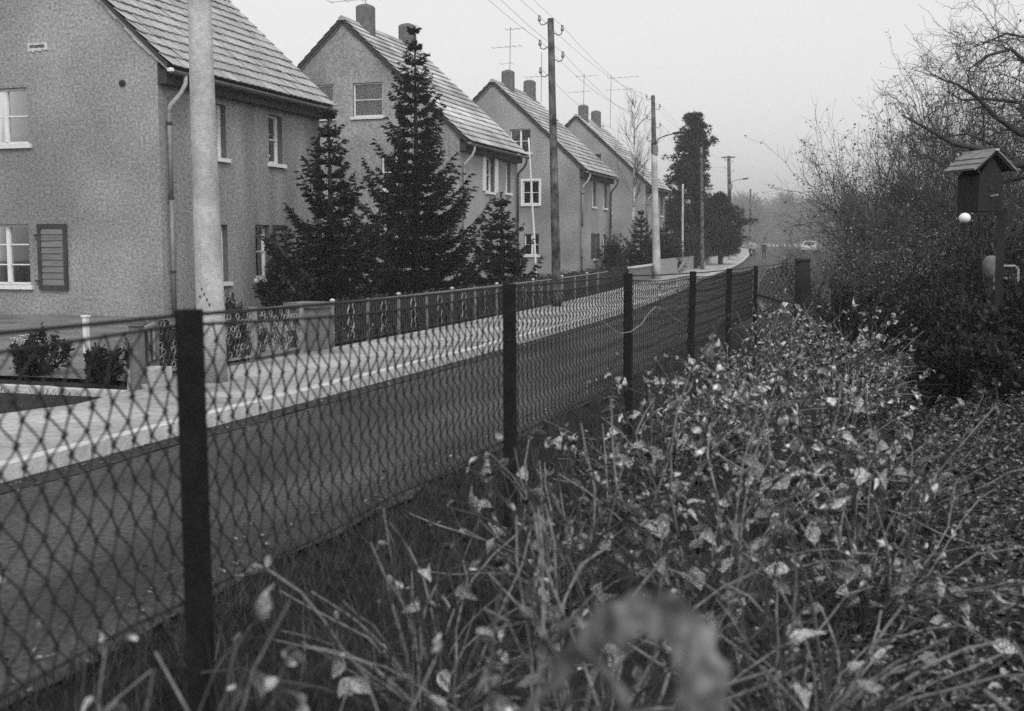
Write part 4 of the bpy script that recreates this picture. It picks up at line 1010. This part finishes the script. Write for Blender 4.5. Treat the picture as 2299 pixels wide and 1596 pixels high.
# ------------------------------------------------------------------ people and a car far down the street
def person(x, y, h, cloth, legs, label, stride=.18, turn=0.0):
    z0 = gz(x, y) + (.105 if x < kerb_x(y) else .004); k = h / 1.72
    J = dict(p=(0, 0, .92), c=(0, .02, 1.25), n=(0, .02, 1.45), h=(0, .04, 1.56), t=(0, .03, 1.68),
             la=(-.19, .02, 1.38), le=(-.24, .05, 1.12), lh=(-.22, .14, .88), ra=(.19, .02, 1.38), re=(.25, -.04, 1.12), rh=(.24, -.02, .88),
             lk=(-.1, stride*.6, .5), lf=(-.1, stride*.4-.1, .08), lt=(-.1, stride*.4+.1, .05), rk=(.1, -stride*.1, .5), rf=(.1, -stride-.1, .1), rt=(.1, -stride+.06, .05), lp=(-.09, 0, .86), rp=(.09, 0, .86))
    rd = dict(p=.15, c=.17, n=.06, h=.1, t=.075, la=.075, le=.052, lh=.042, ra=.075, re=.052, rh=.042, lk=.068, lf=.05, lt=.042, rk=.068, rf=.05, rt=.042, lp=.1, rp=.1)
    E_ = [('p','c'),('c','n'),('n','h'),('h','t'),('c','la'),('la','le'),('le','lh'),('c','ra'),('ra','re'),('re','rh'),('p','lp'),('lp','lk'),('lk','lf'),('lf','lt'),('p','rp'),('rp','rk'),('rk','rf'),('rf','rt')]
    ks = list(J); me = bpy.data.meshes.new('person'); rot = Matrix.Rotation(turn, 3, 'Z')
    me.from_pydata([tuple(rot @ Vector(J[q]) * k) for q in ks], [(ks.index(a), ks.index(b)) for a, b in E_], [])
    tmp = bpy.data.objects.new('tmp_body', me); col.objects.link(tmp)
    tmp.modifiers.new('skin', 'SKIN'); tmp.modifiers.new('sub', 'SUBSURF').levels = 1
    for i, q in enumerate(ks):
        sv = me.skin_vertices[0].data[i]; sv.radius = (rd[q]*k, rd[q]*k*.85); sv.use_root = (q == 'p')
    dg = bpy.context.evaluated_depsgraph_get(); dg.update(); full = bpy.data.meshes.new_from_object(tmp.evaluated_get(dg)); bpy.data.objects.remove(tmp)
    full.materials.clear()
    for m in (cloth, legs, 'skin'): full.materials.append(M[m])
    for p in full.polygons:
        z = p.center.z / k; p.material_index = 2 if z > 1.46 or (z < .93 and abs(p.center.x) > .19*k) else (0 if z > .82 else 1); p.use_smooth = True
    root = thing('person', label, 'person', (x, y, z0), 'people on the far pavement')
    o = bpy.data.objects.new('body', full); col.objects.link(o); o.parent = root
    hr = MB(); hp = rot @ Vector(J['h']) * k
    hr.lathe((hp.x, hp.y - .01, hp.z + .02), [(.1*k, .0), (.112*k, .05*k), (.1*k, .1*k), (.06*k, .14*k), (.01, .155*k)], 10)
    me = bpy.data.meshes.new('hair'); me.from_pydata(hr.v, [], hr.f); me.materials.append(M['bark']); ho = bpy.data.objects.new('hair', me); col.objects.link(ho); ho.parent = root
M['skin'] = mat('skin', .4, .6, 5, .1); M['coat_dark'] = mat('dark_coat', .03, .9, 5, .2); M['coat_light'] = mat('pale_coat', .3, .9, 5, .2)
pa = aty(1715, 584, 108); person(pa.x, 108, 1.68, 'coat_dark', 'coat_dark', 'person in a dark coat walking far down the street', .2, .2)
pa = aty(1684, 580, 118); person(pa.x, 118, 1.7, 'coat_light', 'coat_dark', 'person in a pale top and dark trousers beside the far fence', .1, 2.6)
pa = aty(1692, 580, 117); person(pa.x, 117, 1.62, 'coat_light', 'coat_dark', 'shorter person in a pale jacket walking next to another', .14, 2.9)
M['carpaint'] = mat('pale_car_paint', .38, .35, 2, .05, spec=.5); M['tyre'] = mat('tyre_rubber', .02, .9, 8, .2); M['carglass'] = mat('car_glass', .03, .1, 3, .1, spec=.8)
cyy = 138.0; cxx = aty(1818, 560, cyy).x; zc = gz(cxx, cyy) + .01
t = thing('parked_car', 'pale small car parked far down the street beside the shrubs', 'car', (cxx, cyy, zc))
prof = [(-2.0, .35), (-2.02, .62), (-1.95, .78), (-1.15, .86), (-.62, 1.34), (.75, 1.38), (1.4, .92), (1.95, .86), (2.02, .6), (2.0, .35)]
mb = MB(); hw = .76
def cp(s, z, side): return (cxx + side*(hw - (.12 if z > 1 else 0)), cyy + s, zc + z)
for (a, za), (b, zb) in zip(prof[:-1], prof[1:]): mb.poly([cp(a, za, -1), cp(b, zb, -1), cp(b, zb, 1), cp(a, za, 1)])
for sd_ in (-1, 1): mb.poly([cp(a, z, sd_) for a, z in prof])
mb.poly([cp(-2.0, .35, -1), cp(2.0, .35, -1), cp(2.0, .35, 1), cp(-2.0, .35, 1)]); mb.build('body', 'carpaint', t)
for sd_ in (-1, 1):
    s = sd_*(hw+.004); MB().poly([(cxx+sd_*(hw-.02), cyy-1.0, zc+.92), (cxx+sd_*(hw-.02), cyy+1.2, zc+.95), (cxx+sd_*(hw-.11), cyy+.7, zc+1.3), (cxx+sd_*(hw-.11), cyy-.6, zc+1.28)]).build('side_window', 'carglass', t)
    for yy in (-1.25, 1.25):
        wh = MB().tube([(cxx+sd_*(hw-.14), cyy+yy, zc+.29), (cxx+sd_*(hw+.01), cyy+yy, zc+.29)], .3, 14).build('wheel', 'tyre', t)
        MB().tube([(cxx+sd_*(hw+.011), cyy+yy, zc+.29), (cxx+sd_*(hw+.02), cyy+yy, zc+.29)], .17, 12).build('rim', 'zincl', wh)
    MB().box(cxx+sd_*.55-.12, cxx+sd_*.55+.12, cyy-2.045, cyy-2.015, zc+.55, zc+.7).build('headlight', 'porcelain', t)
MB().poly([(cxx-.6, cyy-1.12, zc+.91), (cxx+.6, cyy-1.12, zc+.91), (cxx+.54, cyy-.7, zc+1.29), (cxx-.54, cyy-.7, zc+1.29)]).build('windscreen', 'carglass', t)

# ------------------------------------------------------------------ foreground shrubs
def leaf_mesh(curl, fold, k):
    V, Fq = [], []
    rows = [(0, .03), (.2, .2+.04*(k % 3)), (.45, .3+.03*(k % 2)), (.72, .22-.03*(k % 3)), (1, .015)]
    for s, w in rows:
        for j in (-1, 0, 1): V.append((w*j, s, fold*abs(j)*w*1.2 + curl*(s-.3)**2 - (.04*math.sin(s*9+k) if j else 0)))
    for i in range(4):
        for j in range(2): a = i*3+j; Fq.append((a, a+1, a+4, a+3))
    return np.array(V), np.array(Fq)
LV = [leaf_mesh(c, f, k) for k, (c, f) in enumerate([(.5, .9), (-.9, .5), (1.3, 1.2), (-.3, .3), (-1.5, 1.0)])]
LM = []
for k, (V, Fq) in enumerate(LV):
    me = np_mesh('leaf', V, Fq); me.materials.append(M['leaf']); LM.append(me)
shrubs = []; allleaves = []
def canes(x, y, H, spread, nst, nleaf, seed, label, cane_r=.005, dirx=0.0, fine=50, lsz=(.035, .065)):
    r = np.random.default_rng(seed); z0 = gz(x, y) - .03; i = len(shrubs)
    t = thing('pruned_shrub', label, 'shrub', (x, y, z0), 'pruned shrubs along the fence'); shrubs.append(t); tw = []; anchor = []
    MB().tube([(x, y, z0), (x+.01, y, z0+.09), (x+.02, y+.01, z0+.15)], [.05, .042, .02], 8).build('stump', 'bark', t, True)
    for k in range(nst):
        az = r.uniform(0, 6.28); le = r.uniform(.12, spread * 1.35)
        d = np.array([math.cos(az)*le + dirx, math.sin(az)*le, 1.0]); d = unit(d); Ln = H * r.uniform(.65, 1.15) * math.sqrt(1 + le*le*.4)
        p = np.array([x + math.cos(az)*.05, y + math.sin(az)*.05, z0 + .06]); pts = [p.copy()]; n = 6
        bow = r.normal(size=3) * .085
        for q in range(n):
            d = unit(d + bow + r.normal(size=3) * .15 - np.array([0, 0, .02 * q * le])); p = p + d * Ln / n; pts.append(p.copy())
        rr = cane_r * r.uniform(.35, 1.25); rads = [rr * (1 - .5*q/n) for q in range(n+1)]
        MB().tube(pts, rads, 5).build('cane', 'cane' if r.random() < .7 else 'twigg', t)
        for q in range(r.integers(4, 9)):
            j = r.integers(1, n+1); dd = unit(d + r.normal(size=3) * .75); l = r.uniform(.08, .32) * H
            m = pts[j] + dd * l * .5 + r.normal(size=3) * .012; e = m + unit(dd + r.normal(size=3)*.25) * l * .5
            tw.append([*pts[j], *m, rr*.5, rr*.4]); tw.append([*m, *e, rr*.4, rr*.2])
            anchor += [(m, dd), (e, dd), (pts[j], dd)]
        anchor += [(pts[j], d) for j in range(2, n+1)]
    for k in range(fine):                     # thin dry shoots from the ground
        az = r.uniform(0, 6.28); o = r.uniform(0, .42); b = np.array([x + math.cos(az)*o, y + math.sin(az)*o, z0])
        d = unit(np.array([r.normal()*.55 + math.cos(az)*.4, r.normal()*.55 + math.sin(az)*.4, 1])); l = H * r.uniform(.4, .95); m = b + d*l*.5 + r.normal(size=3)*.02; e = m + unit(d + r.normal(size=3)*.55)*l*.5
        tw.append([*b, *m, .0028, .0022]); tw.append([*m, *e, .0022, .001]); anchor.append((e, d))
        for q in range(2):
            f_ = b + (m - b) * r.uniform(.4, 1); g_ = f_ + unit(d + r.normal(size=3)*.55) * l * r.uniform(.15, .35); tw.append([*f_, *g_, .0018, .0009]); anchor.append((g_, d))
    kind(link('twigs', np_mesh('twigs', *sticks(tw)), 'twigg', t), 'stuff')
    for k in range(nleaf):
        a, dd = anchor[r.integers(0, len(anchor))]
        yv = unit(dd * .4 + r.normal(size=3) * .8 + np.array([0, 0, -.15])); xv = unit(np.cross(yv, r.normal(size=3))); zv = np.cross(xv, yv); s = lsz[0]*.55 + (lsz[1]*1.15-lsz[0]*.55) * r.random()**1.6
        if zv[2] < 0 and r.random() < .75: xv, zv = -xv, -zv
        u, v, dep = pix(a); vis = -20 < u < 2320 and 400 < v < 1640
        allleaves.append((s / max(dep, .3) if vis else 0, i, a, np.stack([xv, yv, zv], 1) * s, r.integers(0, 5)))
spots = [(-1.6, 1.55, 0.8, 0.8, 22, 229, 'leafy shrub pressed against the first bay of the fence'),
         (-1.25, 1.75, 0.84, 0.9, 27, 229, 'leafy shrub at the foot of the nearest fence post'),
         (-0.62, 1.75, 0.82, 0.9, 27, 229, 'leafy shrub in front of the big withered leaf'),
         (0.02, 1.95, 0.74, 0.85, 24, 140, 'shrub with pale thick canes right of the big withered leaf'),
         (0.55, 2.5, 0.62, 0.8, 24, 140, 'low caned shrub at the garden side of the shrub row'),
         (-1.35, 3.3, 0.62, 0.8, 42, 51, 'shrub between the first and second fence posts'),
         (-0.78, 3.1, 0.7, 0.85, 42, 51, 'many caned shrub facing the first fence bay'),
         (-0.2, 3.4, 0.72, 0.8, 42, 33, 'upright caned shrub in the middle of the row'),
         (-1.25, 4.6, 0.72, 0.8, 36, 184, 'dry stalked shrub by the foot of the second fence post'),
         (-0.62, 4.5, 0.8, 0.85, 33, 327, 'broad leafy shrub opposite the second fence post'),
         (-0.05, 4.9, 0.74, 0.8, 31, 211, 'leafy shrub on the garden side opposite the second post'),
         (-1.2, 6.3, 0.74, 0.8, 33, 475, 'leaf laden shrub between the second and third posts'),
         (-0.55, 6.4, 0.84, 0.85, 33, 568, 'fullest leafy shrub between the second and third posts'),
         (0.05, 6.6, 0.7, 0.8, 28, 239, 'smaller leafy shrub on the garden side of the fullest one'),
         (-1.15, 8.3, 0.8, 0.85, 33, 508, 'leafy shrub at the foot of the third fence post'),
         (-0.45, 8.5, 0.85, 0.9, 33, 508, 'arching leafy shrub opposite the third fence post'),
         (-1.1, 10.6, 0.84, 0.9, 31, 472, 'arching shrub near the fourth fence post'),
         (-0.35, 11, 0.85, 1, 31, 434, 'shrub with long fanning twigs opposite the fourth post'),
         (-1.1, 13.2, 0.82, 0.9, 28, 398, 'shrub between the fourth and fifth fence posts'),
         (-0.4, 13.6, 0.8, 1, 28, 362, 'shrub on the garden side of the fifth fence post'),
         (-1.2, 15.4, 0.7, 0.9, 24, 290, 'last shrub of the row, by the dark gate post')]
for i, (x, y, H, sp, st, nl, lab) in enumerate(spots):
    canes(x, y, H, sp, st, nl, 300+i, lab, .0072 if y < 7 else .0055, dirx=.32 if x > -.4 else .08, fine=55, lsz=(.05, .088) if y > 4 else (.045, .075))
allleaves.sort(key=lambda e: -e[0])
rest = {}
for n_, (sc, i, a, m3, k) in enumerate(allleaves):
    if n_ < 300:
        o = bpy.data.objects.new('leaf', LM[k]); col.objects.link(o); o.parent = shrubs[i]
        o.matrix_parent_inverse = Matrix.Translation(-shrubs[i].location)
        m4 = Matrix([list(m3[q]) + [a[q]] for q in range(3)] + [[0, 0, 0, 1]]); o.matrix_basis = m4
    else: rest.setdefault(i, []).append((a, m3, k))
for i, lst in rest.items():
    Vs, Fs, o0 = [], [], 0
    for a, m3, k in lst:
        V, Fq = LV[k]; Vs.append(V @ m3.T + a); Fs.append(Fq + o0); o0 += len(V)
    kind(link('foliage', np_mesh('foliage', np.concatenate(Vs), np.concatenate(Fs)), 'leaf', shrubs[i]), 'stuff')
# big withered leaf close to the camera
t = thing('withered_plant', 'withered stalk with one big drooping grey leaf close above the shrubs', 'plant', (-.1, 1.15, 0))
path = [(1180, 1600, .004), (1255, 1505, .012), (1320, 1420, .026), (1385, 1372, .03), (1450, 1358, .026), (1505, 1362, .03), (1545, 1400, .038), (1562, 1470, .046), (1570, 1550, .05), (1572, 1640, .04)]
cl = [aty(x, y, 1.12 + .03*math.sin(i*1.3)) for i, (x, y, w) in enumerate(path)]; mb = MB(); sub = 6; mid = aty(1420, 1560, 1.14); n = (len(path)-1)*sub; m = 6
for i in range(n+1):
    k = min(i//sub, len(path)-2); f = i/sub - k; c = cl[k].lerp(cl[k+1], f); w = path[k][2]*(1-f) + path[k+1][2]*f
    rv = (c - mid).normalized(); dv = Vector((-.1, .75, .35)); cr = (rv*.55 + dv*.6).normalized()
    for j in range(m+1):
        q = j/m*2 - 1; mb.v.append(tuple(c + cr*(q*w*(.8+.12*math.sin(i*.8+q*2))) + Vector((0, 0, -.35*w*q*q + .003*math.sin(i*.9+j*1.3)))))
for i in range(n):
    for j in range(m): a = i*(m+1)+j; mb.f.append((a, a+1, a+m+2, a+m+1))
bl = mb.build('leaf', 'bigleaf', t, True)
P = [aty(x, y, 1.13) for x, y in ((1300, 1445), (1350, 1500), (1395, 1560), (1420, 1640))]
MB().tube(P, [.003, .006, .008, .005], 6).build('torn_strip', 'bigleaf', bl, True)
MB().tube([(-.1, 1.15, -.03), (-.12, 1.17, .6), (-.15, 1.15, .95), tuple(cl[-1] + Vector((.01, .02, .0)))], [.012, .01, .008, .006], 6).build('stalk', 'cane', t, True)
# leaf seen edge-on by the first post
# ------------------------------------------------------------------ ground cover: grass verge, dry stalks, litter
def scatter_grass(n, xr, yr, L, wd, m, name, label, cat, lean=.4, dens=None):
    x = rng.uniform(*xr, n); y = yr[0] + (yr[1]-yr[0]) * rng.random(n) ** 1.5
    if dens is not None: k = dens(x, y); x, y = x[k], y[k]
    z = np.array([gz(a, b) for a, b in zip(x, y)]) - .03; N = len(x); Dr = rng.normal(size=(N, 3)) * lean + [0, 0, 1]; Dr /= np.linalg.norm(Dr, axis=1, keepdims=True)
    Ln = rng.uniform(*L, N)
    kind(tag(link(name, np_mesh(name, *blades(np.stack([x, y, z], 1), Dr, Ln, np.full(N, wd) * rng.uniform(.7, 1.3, N))), m), label, cat), 'stuff')
edge = lambda x, y: x > np.array([road_r(v) for v in y]) - .02 + .05*np.sin(y*7)
scatter_grass(60000, (-3.0, -1.25), (1.5, 22), (.04, .19), .006, 'grass', 'verge_grass', 'rough grass along the road edge under the chain link fence', 'grass', .5, edge)
scatter_grass(500, (-2.3, -.4), (2.2, 14), (.2, .5), .005, 'dgrass', 'dry_stalks', 'tall dry stalks among the shrubs beside the fence', 'dry grass', .3)
scatter_grass(14000, (-15, -7.9), (21.5, 45), (.04, .14), .008, 'grass', 'garden_grass', 'dark grass in the front gardens behind the iron fence', 'grass', .5)
scatter_grass(7000, (-12, -7.3), (5, 10.2), (.03, .1), .007, 'grass', 'rough_grass', 'dark rough ground beside the pale garden edging', 'grass', .5, lambda x, y: x < np.array([pave_in(v) for v in y]))
N = 52000
x = -.5 + 3.4 * rng.random(N) ** .8; y = 2.6 + 17 * rng.random(N) ** 1.35
z = np.array([gz(a, b) for a, b in zip(x, y)]) - .025 + rng.random(N) * .05
yv = rng.normal(size=(N, 3)) * [1, 1, .35]; yv /= np.linalg.norm(yv, axis=1, keepdims=True)
nv = rng.normal(size=(N, 3)) * .5 + [0, 0, 1]; xv = np.cross(yv, nv); xv /= np.linalg.norm(xv, axis=1, keepdims=True); zv = np.cross(xv, yv)
S = rng.uniform(.025, .062, N)[:, None]; B = np.stack([x, y, z], 1); cu = rng.uniform(-.25, .45, N)[:, None]
Vv = np.zeros((N, 6, 3)); Vv[:, 0] = B; Vv[:, 1] = B + S*(yv*.45 + xv*.32 + zv*cu); Vv[:, 2] = B + S*(yv*1.0 + zv*cu*.8); Vv[:, 3] = B + S*(yv*.45 - xv*.32 + zv*cu*.9); Vv[:, 4] = B + S*yv*.5; Vv[:, 5] = B + S*yv*.5
Fq = (np.arange(N)[:, None, None]*6 + np.array([[0, 1, 2, 4], [0, 4, 2, 3]])[None]).reshape(-1, 4)
kind(tag(link('fallen_leaves', np_mesh('fallen_leaves', Vv.reshape(-1, 3), Fq), 'litter'), 'carpet of fallen leaves on the dark garden soil', 'leaf litter'), 'stuff')

N = 1500; y = 2 + 45*rng.random(N)**1.4; e = rng.random(N) < .5
x = np.where(e, np.array([road_r(v) for v in y]) - np.abs(rng.normal(size=N))*.28, np.array([kerb_x(v) for v in y]) + .02 + np.abs(rng.normal(size=N))*.16)
yv = rng.normal(size=(N, 3)) * [1, 1, .2]; yv /= np.linalg.norm(yv, axis=1, keepdims=True); Ln = rng.uniform(.03, .06, N)
nv = rng.normal(size=(N, 3))*.35 + [0, 0, 1]
kind(tag(link('road_leaves', np_mesh('road_leaves', *blades(np.stack([x, y, np.full(N, .014)], 1), yv, Ln, Ln*.6, nv)), 'litter'), 'scattered fallen leaves along both edges of the road', 'leaf litter'), 'stuff')

# ------------------------------------------------------------------ haze
mb = MB().box(-620, 620, -70, 1010, -2.5, 30)
hz = mb.build('haze', None); m = bpy.data.materials.new('haze'); m.use_nodes = True; nt = m.node_tree; nt.nodes.remove(nt.nodes['Principled BSDF'])
pv = nt.nodes.new('ShaderNodeVolumePrincipled'); pv.inputs['Color'].default_value = (.93, .93, .93, 1); pv.inputs['Density'].default_value = .0012; pv.inputs['Anisotropy'].default_value = 0.2
nt.links.new(pv.outputs[0], nt.nodes['Material Output'].inputs['Volume']); hz.data.materials.append(m)
kind(hz, 'stuff'); tag(hz, 'thin mist that pales the far end of the street', 'haze')
print('needles', nn, 'segs', ns)
